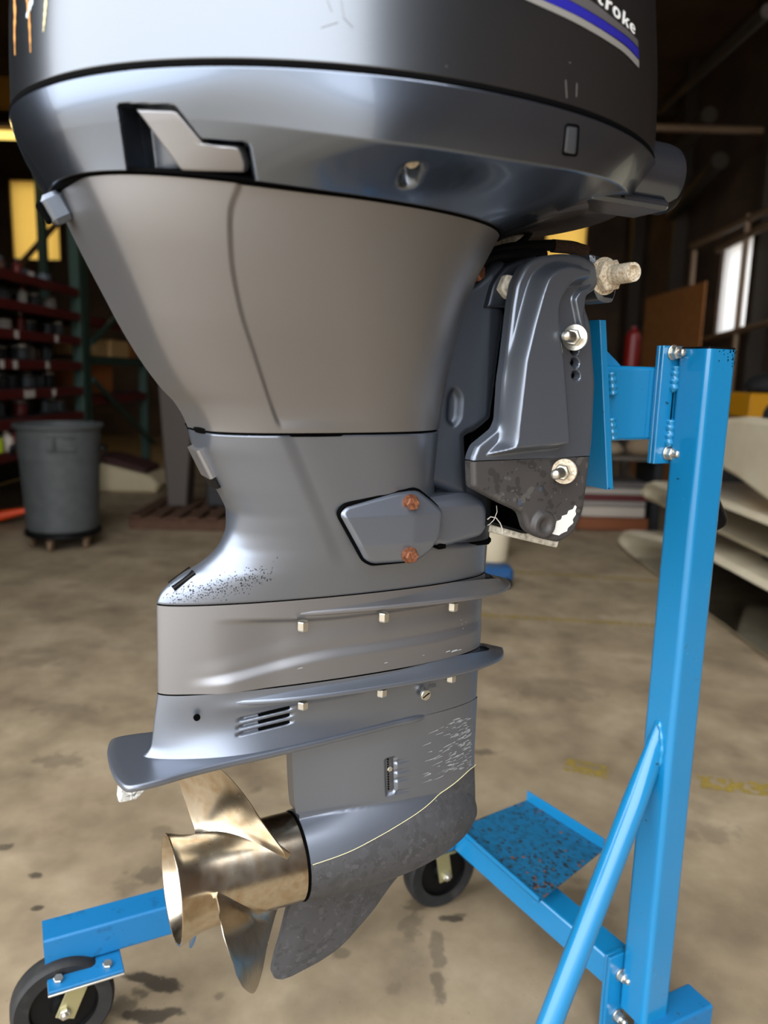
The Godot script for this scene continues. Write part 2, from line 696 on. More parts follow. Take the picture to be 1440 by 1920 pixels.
	M.dirt_hose = tri_tex(mat(Color(1, 1, 1), 0.9), noise_tex(0.06, [[0.0, Color(0.1, 0.07, 0.05)], [0.5, Color(0.22, 0.14, 0.09)], [1.0, Color(0.4, 0.28, 0.18)]], 41), 10.0)
	M.zinc_yellow = mat(Color(0.68, 0.66, 0.5), 0.42, 0.75)

# sheet steel tray: blue paint with dark bare specks and rust that thickens towards one corner
func tray_tex() -> ImageTexture:
	var r := RandomNumberGenerator.new()
	r.seed = 61
	var f := FastNoiseLite.new()
	f.seed = 9
	f.frequency = 0.03
	f.fractal_octaves = 4
	var S := 384
	var im := Image.create(S, S, false, Image.FORMAT_RGB8)
	for y in S:
		for x in S:
			var n := f.get_noise_2d(x, y)
			im.set_pixel(x, y, Color(0.085, 0.38, 0.53).lerp(Color(0.10, 0.31, 0.42), clampf(n * 1.6 + 0.2, 0, 1)))
	for k in 3200:
		var u := r.randf()
		var v := r.randf()
		var c := exp(-Vector2(u, (1.0 - v) * 1.1).length() / 0.30) * 1.5 + 0.10 + 0.12 * exp(-pow((u - 0.9) / 0.1, 2.0))
		if r.randf() > c * (0.55 + 1.1 * maxf(0.0, f.get_noise_2d(u * S + 900, v * S) + 0.1)):
			continue
		var hot := r.randf() < exp(-Vector2(u, 1.0 - v).length() / 0.16) * 0.9 + 0.05
		var col := Color(0.50, 0.27, 0.12) if hot else Color(0.19, 0.14, 0.11).lerp(Color(0.13, 0.17, 0.2), r.randf() * 0.7)
		var rad := pow(r.randf(), 2.5) * 6.0 + 0.6
		for y in range(int(-rad), int(rad) + 1):
			for x in range(int(-rad), int(rad) + 1):
				if x * x + y * y <= rad * rad + 0.3 * r.randf() and r.randf() < 0.85:
					im.set_pixel(clampi(int(u * S) + x, 0, S - 1), clampi(int(v * S) + y, 0, S - 1), col)
	for k in 130:
		im.set_pixel(r.randi() % S, r.randi() % S, Color(0.75, 0.8, 0.84))
	return ImageTexture.create_from_image(im)


# ================================================================ outboard motor
# half-outline of a horizontal section: rear x, front x, x of the widest place, half width, bluntness rear / front
func sec(th: float, xr: float, xf: float, m: float, w: float, a: float, b: float) -> Vector2:
	var c := cos(th)
	var s := sin(th)
	var e := 2.0 / (a if c > 0.0 else b)
	var x := m - (m - xr) * pow(c, e) if c > 0.0 else m + (xf - m) * pow(-c, e)
	return Vector2(x, w * pow(maxf(s, 0.0), e))

const COWL_W := [[1.49, 0.298], [1.56, 0.296], [1.66, 0.285], [1.78, 0.262], [1.86, 0.225], [1.91, 0.16], [1.935, 0.0]]
const COWL_R := [[1.49, -0.153], [1.56, -0.151], [1.66, -0.142], [1.78, -0.115], [1.86, -0.06], [1.91, 0.02], [1.935, 0.25]]
const COWL_F := [[1.49, 0.60], [1.56, 0.598], [1.66, 0.59], [1.78, 0.58], [1.86, 0.53], [1.91, 0.45], [1.935, 0.25]]

func cowl_pt(th: float, y: float, off := 0.0) -> Vector3:
	var q := sec(th, lerp_tab(COWL_R, y) - off, lerp_tab(COWL_F, y) + off, 0.25, lerp_tab(COWL_W, y) + off, 2.0, 2.1)
	return Vector3(q.x, y, q.y)

func cowl_z(x: float, y: float) -> float:
	var xr := lerp_tab(COWL_R, y)
	var xf := lerp_tab(COWL_F, y)
	var s := (0.25 - x) / (0.25 - xr) if x < 0.25 else (x - 0.25) / (xf - 0.25)
	var e := 2.0 if x < 0.25 else 2.1
	return lerp_tab(COWL_W, y) * pow(maxf(0.0, 1.0 - pow(clampf(s, 0.0, 1.0), e)), 1.0 / e)

func cowl_hit(px: float, py: float, off := 0.0) -> Vector3:
	var r := ray(px, py)
	var lo := 0.4
	var hi := 0.4
	for k in 140:
		hi = 0.4 + k * 0.01
		var p := CAM + r * hi
		if p.z < cowl_z(p.x, p.y) and p.x > -0.16:
			break
		lo = hi
	for k in 24:
		var m := (lo + hi) * 0.5
		var p := CAM + r * m
		if p.z < cowl_z(p.x, p.y):
			hi = m
		else:
			lo = m
	var p := CAM + r * lo
	var e := 0.0015
	var dx := (cowl_z(p.x + e, p.y) - cowl_z(p.x - e, p.y)) / (2 * e)
	var dy := (cowl_z(p.x, p.y + e) - cowl_z(p.x, p.y - e)) / (2 * e)
	return p + Vector3(-dx, -dy, 1).normalized() * off

# lower cowling: parting ring A (top), ridge ring R, seam ring B (bottom)
func lc_a(th: float) -> Vector3:
	var q := sec(th, -0.1545, 0.602, 0.25, 0.300, 2.0, 2.1)
	return Vector3(q.x, 1.4955, q.y)

func lc_b(th: float) -> Vector3:
	var q := sec(th, -0.122, 0.405, 0.10, 0.217, 2.4, 2.3)
	return Vector3(q.x, 1.4145 + 0.012 * pow(maxf(cos(th), 0.0), 1.6) + 0.004 * pow(maxf(-cos(th), 0.0), 2.0), q.y)

func lc_r(th: float) -> Vector3:
	var a := lc_a(th)
	var b := lc_b(th)
	var front := sstep(0.0, 0.16, a.x)
	var p := a.lerp(b, 0.5)
	var o := Vector3(b.x - p.x, 0, b.z - p.z)
	p -= o * 0.25
	var f := a.lerp(b, 0.16)
	f.y = 1.446 + 0.012 * sstep(0.25, 0.5, a.x)
	return p.lerp(f, front)

func lc_pt(th: float, v: float) -> Vector3:
	var a := lc_a(th)
	var r := lc_r(th)
	var b := lc_b(th)
	var front := sstep(0.0, 0.16, a.x)
	if v < 0.42:
		var t := v / 0.42
		var p := a.lerp(r, t)
		# keep the rear part slightly full, the front band slightly crowned
		var o := Vector3(a.x - 0.2, 0, a.z).normalized()
		return p + o * (0.001 * sin(PI * t))
	var t := (v - 0.42) / 0.58
	var c := r.lerp(b, 0.5).lerp(Vector3(lerpf(r.x, b.x, 0.60), r.y - 0.012, lerpf(r.z, b.z, 0.60)), front)
	return r.lerp(c, t).lerp(c.lerp(b, t), t)

func lc_n(th: float, v: float) -> Vector3:
	var e := 0.003
	var du := lc_pt(minf(th + e, PI), v) - lc_pt(maxf(th - e, 0.0), v)
	var dv := lc_pt(th, minf(v + e, 1.0)) - lc_pt(th, maxf(v - e, 0.0))
	var n := du.cross(dv).normalized()
	return n if n.dot(lc_pt(th, v) - Vector3(0.2, 1.5, 0)) > 0.0 else -n

# point of the lower cowling seen at a pixel
func lc_hit(px: float, py: float) -> Array:
	var th := clampf(PI * (px - 0.0) / 1300.0, 0.2, 2.6)
	var v := 0.5
	var g := Vector2(px, py)
	for i in 14:
		var p := pj(lc_pt(th, v))
		var e := 0.004
		var ja := (pj(lc_pt(th + e, v)) - p) / e
		var jb := (pj(lc_pt(th, v + e)) - p) / e
		var det := ja.x * jb.y - ja.y * jb.x
		var r := g - p
		th = clampf(th + clampf((r.x * jb.y - r.y * jb.x) / det, -0.2, 0.2), 0.05, 3.0)
		v = clampf(v + clampf((ja.x * r.y - ja.y * r.x) / det, -0.2, 0.2), 0.0, 0.998)
	return [th, v]

func mirror_ring(half: PackedVector3Array) -> PackedVector3Array:
	var out := half.duplicate()
	for i in range(half.size() - 2, 0, -1):
		out.append(Vector3(half[i].x, half[i].y, -half[i].z))
	return out

func thetas(nt: int, dense: Array) -> PackedFloat32Array:
	var t := PackedFloat32Array()
	for i in nt + 1:
		t.append(PI * i / nt)
	for d in dense:
		for i in d[2]:
			t.append(lerpf(d[0], d[1], (i + 0.5) / d[2]))
	t.sort()
	return t

func bolt(mb: Mb, at: Vector3, dir: Vector3, r: float, head: float, shaft := 0.0, shaft_r := 0.0, washer := 0.0) -> void:
	var t := along(at, dir, 0.3)
	var y := 0.0
	if washer > 0.0:
		mb.lathe(t, [Vector2(0, 0), Vector2(washer * 0.96, 0), Vector2(washer, 0.0006), Vector2(washer, 0.0024), Vector2(washer * 0.96, 0.003), Vector2(0, 0.003)], 24)
		y = 0.003
	var rows := [[r * 0.9, y], [r, y + head * 0.08], [r, y + head * 0.85], [r * 0.88, y + head], [0.0, y + head]]
	for k in rows.size() - 1:
		for j in 6:
			var a0 := TAU * j / 6.0
			var a1 := TAU * (j + 1) / 6.0
			var p := func(a: float, q: Array) -> Vector3: return t * Vector3(cos(a) * q[0], q[1], sin(a) * q[0])
			var o := t.basis * Vector3(cos((a0 + a1) * 0.5), 0.0, sin((a0 + a1) * 0.5)) if k == 1 else dir
			if k == 0:
				o = t.basis * Vector3(cos(a0), -0.5, sin(a0))
			elif k == 2:
				o = t.basis * Vector3(cos((a0 + a1) * 0.5), 0.8, sin((a0 + a1) * 0.5))
			mb.quad(p.call(a0, rows[k]), p.call(a1, rows[k]), p.call(a1, rows[k + 1]), p.call(a0, rows[k + 1]), o)
	if shaft > 0.0:
		var prof := [Vector2(shaft_r, y + head * 0.9)]
		var n := int(shaft / 0.0016)
		for i in n:
			prof.append(Vector2(shaft_r * (0.86 if i % 2 else 1.0), y + head + shaft * (i + 1.0) / (n + 2.0)))
		prof.append(Vector2(shaft_r * 0.75, y + head + shaft))
		prof.append(Vector2(0, y + head + shaft))
		mb.lathe(t, prof, 16, 80.0)

func build_motor() -> void:
	var t := thing("outboard_motor", "grey outboard boat motor hung on the blue stand, filling the middle of the photo", "outboard motor")
	motor_cowling(t)
	motor_lower_cowling(t)
	motor_midsection(t)
	motor_gearcase(t)
	motor_propeller(t)
	motor_bracket(t)

func motor_cowling(t: Node3D) -> void:
	var ths := thetas(96, [])
	var rows := []
	var ys := [1.5015, 1.502, 1.504]
	for i in 26:
		ys.append(lerpf(1.51, 1.86, i / 25.0))
	ys.append_array([1.88, 1.90, 1.915, 1.928, 1.935])
	for y in ys:
		var half := PackedVector3Array()
		for th in ths:
			half.append(cowl_pt(th, y, -0.002 if y < 1.502 else 0.0))
		half[0].z = 0.0
		half[half.size() - 1].z = 0.0
		rows.append(mirror_ring(half))
	var mb := Mb.new()
	mb.grid(rows, true)
	var cw := part("cowling", mb, M.cowl if M.has("cowl") else M.gloss, t)
	# decals on the front half of the side
	var band := func(lo: Array, hi: Array, mt: Material, called: String) -> void:
		var b := Mb.new()
		var r0 := PackedVector3Array()
		var r1 := PackedVector3Array()
		var r2 := PackedVector3Array()
		for k in 25:
			var f := k / 24.0
			var a := cat(lo, f)
			var c := cat(hi, f)
			r0.append(cowl_hit(a.x, a.y, 0.0006))
			var m := a.lerp(c, 0.5)
			r1.append(cowl_hit(m.x, m.y, 0.0006))
			r2.append(cowl_hit(c.x, c.y, 0.0006))
		b.grid([r0, r1, r2], false, Vector3(0.2, 0, 1))
		part(called, b, mt, cw)
	band.call([[930, -26], [985, 0], [1080, 44], [1160, 92], [1197, 128]], [[960, -26], [1015, 0], [1090, 35], [1165, 82], [1197, 114]], M.decal_silver, "silver_stripe")
	band.call([[962, -26], [1017, 0], [1091, 34], [1166, 80], [1197, 112]], [[1010, -26], [1064, 0], [1120, 32], [1172, 68], [1196, 92]], M.decal_blue, "blue_stripe")
	band.call([[1012, -26], [1066, 0], [1121, 31], [1173, 67], [1196, 90]], [[1050, -26], [1104, 0], [1146, 32], [1180, 60], [1195, 76]], M.decal_dim, "dim_stripe")
	# lettering that follows the side
	var tm := TextMesh.new()
	var sf := SystemFont.new()
	sf.font_names = PackedStringArray(["Droid Sans"])
	sf.font_weight = 700
	sf.font_italic = true
	tm.font = sf
	tm.text = "stroke"
	tm.font_size = 48
	tm.pixel_size = 0.01
	tm.depth = 0.0
	tm.curve_step = 2.0
	tm.horizontal_alignment = HORIZONTAL_ALIGNMENT_LEFT
	var arr := tm.surface_get_arrays(0) if tm.get_surface_count() else []
	if arr.size():
		var vs: PackedVector3Array = arr[Mesh.ARRAY_VERTEX]
		var lo := Vector2(1e9, 1e9)
		var hi := Vector2(-1e9, -1e9)
		for p in vs:
			lo = lo.min(Vector2(p.x, p.y))
			hi = hi.max(Vector2(p.x, p.y))
		var base := [[1104, -9], [1122, 7], [1142, 23], [1160, 39], [1176, 53], [1189, 66]]
		var b := Mb.new()
		for p in vs:
			var u := (p.x - lo.x) / (hi.x - lo.x)
			var h := (p.y - lo.y) / (hi.y - lo.y)
			var q := cat(base, u)
			b.v.append(cowl_hit(q.x + h * lerpf(5.0, 1.0, u), q.y - h * lerpf(30.0, 21.0, u), 0.0008))
			b.n.append(Vector3(0.3, 0, 0.95))
			b.uv.append(Vector2(u, h))
		b.ix = arr[Mesh.ARRAY_INDEX] if arr[Mesh.ARRAY_INDEX] != null else PackedInt32Array(range(vs.size()))
		part("lettering", b, M.decal_white, cw)
	# scars through the paint at the rear corner
	for s in [[[27, -12], [29, 24], [28, 60], [29, 104], 2.6, "scar_orange"], [[50, -12], [55, 30], [57, 66], [58, 99], 2.4, "scar_orange"], [[62, -12], [58, 10], [53, 24], [51, 34], 4.0, "scar_white"], [[88, -12], [86, 14], [84, 38], [82, 60], 2.6, "scar_cream"]]:
		var b := Mb.new()
		var r0 := PackedVector3Array()
		var r1 := PackedVector3Array()
		for k in 13:
			var f := k / 12.0
			var q := cat([s[0], s[1], s[2], s[3]], f)
			var w: float = s[4] * (1.0 - 0.75 * f * f) * (0.8 + 0.3 * sin(k * 2.3))
			r0.append(cowl_hit(q.x - w, q.y, 0.0005))
			r1.append(cowl_hit(q.x + w, q.y, 0.0005))
		b.grid([r0, r1], false, Vector3(-0.6, 0, 0.8))
		part("paint_scar", b, M[s[5]], cw)
	for s in [[614, 0, 622, 22], [640, 0, 645, 34], [645, 34, 662, 52], [602, 52, 634, 42], [1060, 150, 1062, 184], [1081, 156, 1080, 182], [836, 124, 838, 125], [1067, 117, 1069, 119]]:
		var b := Mb.new()
		var d := Vector2(s[2] - s[0], s[3] - s[1]).normalized().orthogonal() * 0.5
		b.grid([PackedVector3Array([cowl_hit(s[0] - d.x, s[1] - d.y, 0.0005), cowl_hit(s[2] - d.x, s[3] - d.y, 0.0005)]), PackedVector3Array([cowl_hit(s[0] + d.x, s[1] + d.y, 0.0005), cowl_hit(s[2] + d.x, s[3] + d.y, 0.0005)])], false, Vector3(0, 0, 1))
		part("scratch", b, M.decal_silver if s[0] > 800 else M.decal_dim, cw)
	# dark seal under the cowling, with a thin worn lip above it
	var g := Mb.new()
	var gr := []
	for q in [[1.494, -0.012], [1.4945, -0.001], [1.5015, 0.0005], [1.502, -0.012]]:
		var half := PackedVector3Array()
		for th in ths:
			var p: Vector2 = sec(th, -0.1535 - q[1], 0.60 + q[1], 0.25, 0.2985 + q[1], 2.0, 2.1)
			half.append(Vector3(p.x, q[0], p.y))
		half[0].z = 0.0
		half[half.size() - 1].z = 0.0
		gr.append(mirror_ring(half))
	g.grid(gr, true)
	part("seal", g, M.gap, t)

func cat(pts: Array, f: float) -> Vector2:
	var m := pts.size()
	var s := clampf(f, 0.0, 1.0) * (m - 1)
	var i := mini(int(s), m - 2)
	var g := func(k: int) -> Vector2:
		k = clampi(k, 0, m - 1)
		return Vector2(pts[k][0], pts[k][1])
	return g.call(i).cubic_interpolate(g.call(i + 1), g.call(i - 1), g.call(i + 2), s - i)

func motor_lower_cowling(t: Node3D) -> void:
	var hole := rounded([[221, 196], [324, 199, 8], [374, 262, 6], [463, 268, 12], [478, 352], [244, 352]], 5.0)
	var ths := thetas(70, [[0.42, 1.38, 300], [1.38, 1.8, 70]])
	var rows := []
	var nv := 84
	var scoop := rounded([[752, 352], [748, 338], [762, 306], [790, 304], [792, 318], [780, 348], [764, 356]], 9.0)
	for i in nv + 1:
		var v := float(i) / nv
		var half := PackedVector3Array()
		for k in ths.size():
			var th := ths[k]
			var p := lc_pt(th, v)
			if th > 0.4 and th < 1.85:
				var g := pj(p)
				var sh := inside(hole, g) if g.x < 490.0 else -9.0
				var sc := inside(scoop, g) if g.x > 735.0 and g.x < 805.0 else -9.0
				if sh > -4.0:
					var n := lc_n(th, v)
					# deep along the rear and upper walls, the floor rising gently forward
					p -= n * (0.024 * sstep(-1.6, 2.6, sh) + 0.010 * sstep(2.0, 16.0, sh))
				elif sc > -2.5:
					p -= lc_n(th, v) * 0.02 * sstep(-2.0, 14.0, sc)
			half.append(p)
		half[0].z = 0.0
		half[half.size() - 1].z = 0.0
		rows.append(mirror_ring(half))
	# rim turned inwards at the seam
	var last: PackedVector3Array = rows[nv]
	var inn := PackedVector3Array()
	for p in last:
		inn.append(Vector3(0.12 + (p.x - 0.12) * 0.95, p.y + 0.001, p.z * 0.95))
	rows.append(inn)
	var top := PackedVector3Array()
	for p in rows[0]:
		top.append(Vector3(0.25 + (p.x - 0.25) * 0.95, p.y + 0.0005, p.z * 0.95))
	rows.push_front(top)
	var mb := Mb.new()
	mb.grid(rows, true)
	var lc := part("lower_cowling", mb, M.gloss, t)
	# latch lever lying in the recess
	var lever := rounded([[248, 203, 3], [325, 205, 10], [382, 272, 7], [448, 276, 16], [460, 312, 6], [458, 329, 3], [338, 323, 6]], 4.0)
	var b := Mb.new()
	var memo := func(a: float, c: float, h: float) -> Vector3:
		var q := lc_hit(a, minf(c, 329.0))
		return lc_pt(q[0], q[1]) + lc_n(q[0], q[1]) * h
	panel(b, lever, func(_a: float, _b: float, d: float) -> float: return -0.0035 - 0.0025 * (1.0 - sqrt(maxf(0.0, 1.0 - pow(1.0 - minf(d / 4.0, 1.0), 2.0)))), -0.009, memo, 34, 44, lc_n(0.75, 0.5))
	part("latch_lever", b, M.satin, lc)
	# small rectangular plug near the front
	b = Mb.new()
	panel(b, rounded([[1062, 235], [1083, 238], [1080, 290], [1057, 287]], 4.0), func(_a: float, _b: float, d: float) -> float: return 0.0008 - 0.001 * (1.0 - sstep(0.0, 3.0, d)), -0.004, memo, 14, 8, Vector3(0.5, 0, 0.9))
	part("plug", b, M.bracket, lc)
	b = Mb.new()
	var loop := []
	for q in rounded([[1061, 233], [1085, 236], [1081, 292], [1055, 289]], 5.0):
		var h := lc_hit(q.x, q.y)
		loop.append(lc_pt(h[0], h[1]) + lc_n(h[0], h[1]) * 0.0002)
	loop.append(loop[0])
	b.tube(loop, 0.0011, 6, false)
	part("plug_edge", b, M.gap, lc)
	# countersunk screw in its scoop
	var sh := lc_hit(775, 316)
	var sp := lc_pt(sh[0], sh[1]) - lc_n(sh[0], sh[1]) * 0.011
	b = Mb.new()
	b.lathe(along(sp, Vector3(0.15, -0.45, 0.9)), [Vector2(0, -0.002), Vector2(0.0085, -0.002), Vector2(0.0085, 0.003), Vector2(0.0072, 0.0045), Vector2(0.003, 0.0045), Vector2(0.0026, 0.002), Vector2(0, 0.002)], 20)
	part("screw", b, M.crusty, lc)
	# cable snout at the front corner
	var s0 := uz(1100, 325, 0.17)
	var s1 := uz(1230, 334, 0.17)
	s0.y = s1.y
	var ax := (s1 - s0).normalized()
	b = Mb.new()
	var rr := 0.039
	b.lathe(Transform3D(Basis(Vector3(0, 0, 1), ax, Vector3(0, 1, 0)), s0 - ax * 0.06), [Vector2(rr * 0.9, 0), Vector2(rr, 0.04), Vector2(rr, 0.168), Vector2(rr * 0.96, 0.178), Vector2(rr * 0.82, 0.181), Vector2(0, 0.181)], 48, 50.0)
	var sn := part("cable_snout", b, M.gloss, lc)
	b = Mb.new()
	b.lathe(Transform3D(Basis(Vector3(0, 0, 1), ax, Vector3(0, 1, 0)), s1 - Vector3(0, 0.010, 0)), [Vector2(rr * 0.80, -0.012), Vector2(rr * 0.80, 0.012), Vector2(rr * 0.72, 0.02), Vector2(0, 0.02)], 32, 30.0)
	part("rubber_grommet", b, M.black, lc)
	b = Mb.new()
	var pl := Transform3D(Basis(ax, Vector3(0, 1, 0), ax.cross(Vector3.UP)), s0 + ax * 0.045 - Vector3(0, rr * 0.94, 0))
	b.box(pl, Vector3(0.12, 0.012, 0.06), 0.004)
	part("snout_foot", b, M.gloss, lc)
	b = Mb.new()
	bolt(b, s0 + ax * 0.03 + Vector3(0, -rr * 0.94 - 0.001, 0.026), Vector3(0, -0.6, 0.8), 0.005, 0.003)
	part("snout_screw", b, M.black, lc)
	# seal between lower cowling and the side cover
	var g := Mb.new()
	var gr := []
	var ths2 := thetas(90, [])
	for q in [[0.0045, 0.90], [0.004, 0.985], [-0.002, 0.985], [-0.003, 0.90]]:
		var half := PackedVector3Array()
		for th in ths2:
			var p := lc_b(th)
			half.append(Vector3(0.12 + (p.x - 0.12) * q[1], p.y + q[0], p.z * q[1]))
		half[0].z = 0.0
		half[half.size() - 1].z = 0.0
		gr.append(mirror_ring(half))
	g.grid(gr, true)
	part("seal", g, M.gap, t)
	# small rubber drain spout at the rear of the seam
	b = Mb.new()
	var q0 := uz(93, 384, 0.015)
	b.box(Transform3D(Basis(Vector3(0, 0, 1), 0.5), q0 + Vector3(0.006, -0.004, 0.008)), Vector3(0.024, 0.03, 0.022), 0.005)
	var dsp := part("drain_spout", b, M.bracket, t)
	b = Mb.new()
	b.box(Transform3D(Basis(Vector3(0, 0, 1), 0.5), q0 + Vector3(-0.006, -0.010, 0.008)), Vector3(0.006, 0.022, 0.016), 0.002)
	part("spout_mouth", b, M.gap, dsp)

# apron and drive housing sections: y -> rear x, front x, widest x, half width, bluntness
const AP := {
	"xr": [[1.42, -0.119], [1.384, -0.103], [1.318, -0.068], [1.261, -0.036], [1.226, -0.011], [1.211, 0.003], [1.185, 0.017], [1.18, 0.018]],
	"xf": [[1.42, 0.402], [1.39, 0.385], [1.36, 0.369], [1.318, 0.355], [1.265, 0.345], [1.22, 0.340], [1.18, 0.337]],
	"w": [[1.42, 0.214], [1.39, 0.200], [1.35, 0.182], [1.30, 0.158], [1.25, 0.132], [1.21, 0.114], [1.18, 0.104]],
	"m": [[1.42, 0.11], [1.30, 0.15], [1.18, 0.19]],
	"a": [[1.42, 2.45], [1.36, 2.9], [1.18, 3.2]],
	"b": [[1.42, 2.3], [1.30, 2.4], [1.18, 2.7]],
}
const HS := {
	"xr": [[1.18, 0.019], [1.164, 0.023], [1.145, 0.033], [1.112, 0.049], [1.095, 0.058], [1.078, 0.064], [1.06, 0.063], [1.04, 0.055], [1.027, 0.043], [1.015, 0.026], [1.005, 0.006], [0.992, -0.012], [0.982, -0.020], [0.972, -0.024]],
	"xf": [[1.18, 0.337], [1.10, 0.338], [1.055, 0.340], [1.035, 0.385], [1.02, 0.438], [0.972, 0.442]],
	"w": [[1.18, 0.104], [1.13, 0.094], [1.08, 0.084], [1.03, 0.070], [1.0, 0.060], [0.972, 0.052]],
	"m": [[1.18, 0.19], [1.06, 0.22], [0.972, 0.25]],
	"a": [[1.18, 3.0], [1.09, 2.4], [1.03, 1.9], [0.99, 1.75], [0.972, 1.8]],
	"b": [[1.18, 2.7], [1.05, 2.6], [0.972, 2.3]],
}
const EX := {
	"xr": [[0.9705, -0.024], [0.858, -0.026]],
	"xf": [[0.9705, 0.442], [0.858, 0.441]],
	"w": [[0.9705, 0.051], [0.858, 0.047]],
	"m": [[0.9705, 0.25], [0.858, 0.25]],
	"a": [[0.9705, 1.8], [0.858, 1.9]],
	"b": [[0.9705, 2.3], [0.858, 2.2]],
}

func tab_pt(T: Dictionary, th: float, y: float) -> Vector3:
	var q := sec(th, lerp_tab(T.xr, y), lerp_tab(T.xf, y), lerp_tab(T.m, y), lerp_tab(T.w, y), lerp_tab(T.a, y), lerp_tab(T.b, y))
	return Vector3(q.x, y, q.y)

func tab_row(T: Dictionary, y: float, ths: PackedFloat32Array, sink := 0.0) -> PackedVector3Array:
	var xr := lerp_tab(T.xr, y) + sink
	var xf := lerp_tab(T.xf, y) - sink
	var m := lerp_tab(T.m, y)
	var w := lerp_tab(T.w, y) - sink
	var a := lerp_tab(T.a, y)
	var b := lerp_tab(T.b, y)
	var half := PackedVector3Array()
	for th in ths:
		var q := sec(th, xr, xf, m, w, a, b)
		half.append(Vector3(q.x, y, q.y))
	half[0].z = 0.0
	half[half.size() - 1].z = 0.0
	return half

func motor_midsection(t: Node3D) -> void:
	var ths := thetas(150, [[0.9, 1.5, 110]])
	# side cover
	var crease := []
	for q in [[446, 350, 0.207], [430, 395, 0.197], [429, 470, 0.18], [444, 570, 0.157], [478, 680, 0.13], [520, 803, 0.102]]:
		var h := uz(q[0], q[1], q[2])
		crease.append([h.y, h.x])
	var rows := []
	for i in 61:
		var y := lerpf(1.4135, 1.1825, i / 60.0)
		var half := tab_row(AP, y, ths)
		for k in half.size():
			# its upper edge follows the seam
			var f := clampf((y - 1.30) / 0.1135, 0.0, 1.0)
			half[k].y += f * (lc_b(ths[k]).y - 1.4145)
			# flat rear face with a corner where the sides begin
			var cap := (half[k].x - lerp_tab(AP.xr, y)) * 6.0
			half[k].z = -smax(-half[k].z, -cap, 0.012) if half[k].z > 0.0 else 0.0
			# long soft crease: the panel ahead of it is dished
			var c := lerp_tab(crease, y)
			var fade := sstep(1.185, 1.20, y)
			var d: float = half[k].x - c
			var z := -0.0034 * fade * sstep(-0.001, 0.007, d) * (1.0 - sstep(0.015, 0.13, d))
			half[k].z += z * sstep(0.0, 0.03, half[k].z)
		rows.append(mirror_ring(half))
	var mb := Mb.new()
	mb.grid(rows, true)
	part("side_cover", mb, M.satin, t)
	# seal under the side cover
	mb = Mb.new()
	var gr := []
	for q in [[1.19, 0.012], [1.184, 0.0025], [1.178, 0.0025], [1.172, 0.012]]:
		gr.append(mirror_ring(tab_row(HS if q[0] < 1.18 else AP, q[0], ths, q[1])))
	mb.grid(gr, true)
	part("seal", mb, M.gap, t)
	# drive housing
	rows = []
	rows.append(mirror_ring(tab_row(HS, 1.1795, ths, 0.004)))
	for i in 81:
		var y := lerpf(1.1795, 0.9725, i / 80.0)
		var half := tab_row(HS, y, ths)
		for k in half.size():
			var cap := (half[k].x - lerp_tab(HS.xr, y)) * lerpf(6.0, 40.0, sstep(1.18, 1.06, y)) + 0.2 * sstep(1.10, 1.05, y)
			half[k].z = -smax(-half[k].z, -cap, 0.012) if half[k].z > 0.0 else 0.0
			var c: float = crease[5][1] + (crease[5][0] - y) * 0.5
			var d: float = half[k].x - c
			var z := -0.003 * sstep(-0.004, 0.018, d) * (1.0 - sstep(0.04, 0.16, d)) * sstep(1.0, 1.04, y) 
			half[k].z += z * sstep(0.0, 0.03, half[k].z)
		rows.append(mirror_ring(half))
	rows.append(mirror_ring(tab_row(HS, 0.9722, ths, 0.002)))
	mb = Mb.new()
	mb.grid(rows, true)
	var hs := part("drive_housing", mb, M.cast, t)
	# idle exhaust outlet at the rear of the neck, and the small cover plate lower down
	mb = Mb.new()
	var e0 := uz(372, 838, 0.0)
	var e1 := uz(398, 890, 0.0)
	mb.bar(e0 + Vector3(-0.003, 0, 0.0), e1 + Vector3(-0.003, 0, 0.0), 0.05, 0.012, Vector3(1, 0.5, 0), 0.004)
	part("exhaust_flap", mb, M.satin, hs)
	mb = Mb.new()
	var e2 := uz(409, 908, 0.0)
	mb.bar(e1 + Vector3(-0.001, 0.004, 0), e2 + Vector3(-0.001, 0, 0), 0.044, 0.016, Vector3(1, 0.5, 0), 0.005)
	part("exhaust_mouth", mb, M.black, hs)
	mb = Mb.new()
	var f0 := uz(318, 1100, 0.0)
	var f1 := uz(358, 1070, 0.0)
	mb.bar(f0 + Vector3(0.002, 0.000, 0), f1 + Vector3(0.002, 0.0, 0), 0.03, 0.005, Vector3(-0.6, 0.8, 0), 0.002)
	part("rear_plate", mb, M.black, hs)
	# extension housing
	rows = []
	for i in 57:
		var y := lerpf(0.9705, 0.8595, i / 56.0)
		var half := tab_row(EX, y, ths)
		for k in half.size():
			var x := half[k].x
			# upper ledge that widens forward, and the raised belt along the bottom
			var z := 0.0
			var yl := 0.951 - 0.01 * sstep(0.0, 0.2, x)
			var s := sstep(0.03, 0.12, x)
			z -= 0.007 * s * (1.0 - sstep(yl - 0.004, yl + 0.004, y))
			var yb := 0.873 + 0.020 * sstep(0.0, 0.2, x)
			z += 0.0055 * sstep(0.0, 0.06, x) * (1.0 - sstep(yb - 0.006, yb + 0.008, y))
			var yc := 0.885 + 0.028 * sstep(0.0, 0.2, x)
			z += 0.0015 * sstep(0.0, 0.06, x) * (1.0 - sstep(yc - 0.004, yc + 0.018, y))
			half[k].z += z * sstep(0.0, 0.02, half[k].z)
		rows.append(mirror_ring(half))
	mb = Mb.new()
	mb.grid(rows, true)
	var ex := part("extension_housing", mb, M.cast2 if M.has("cast2") else M.satin, t)
	mb = Mb.new()
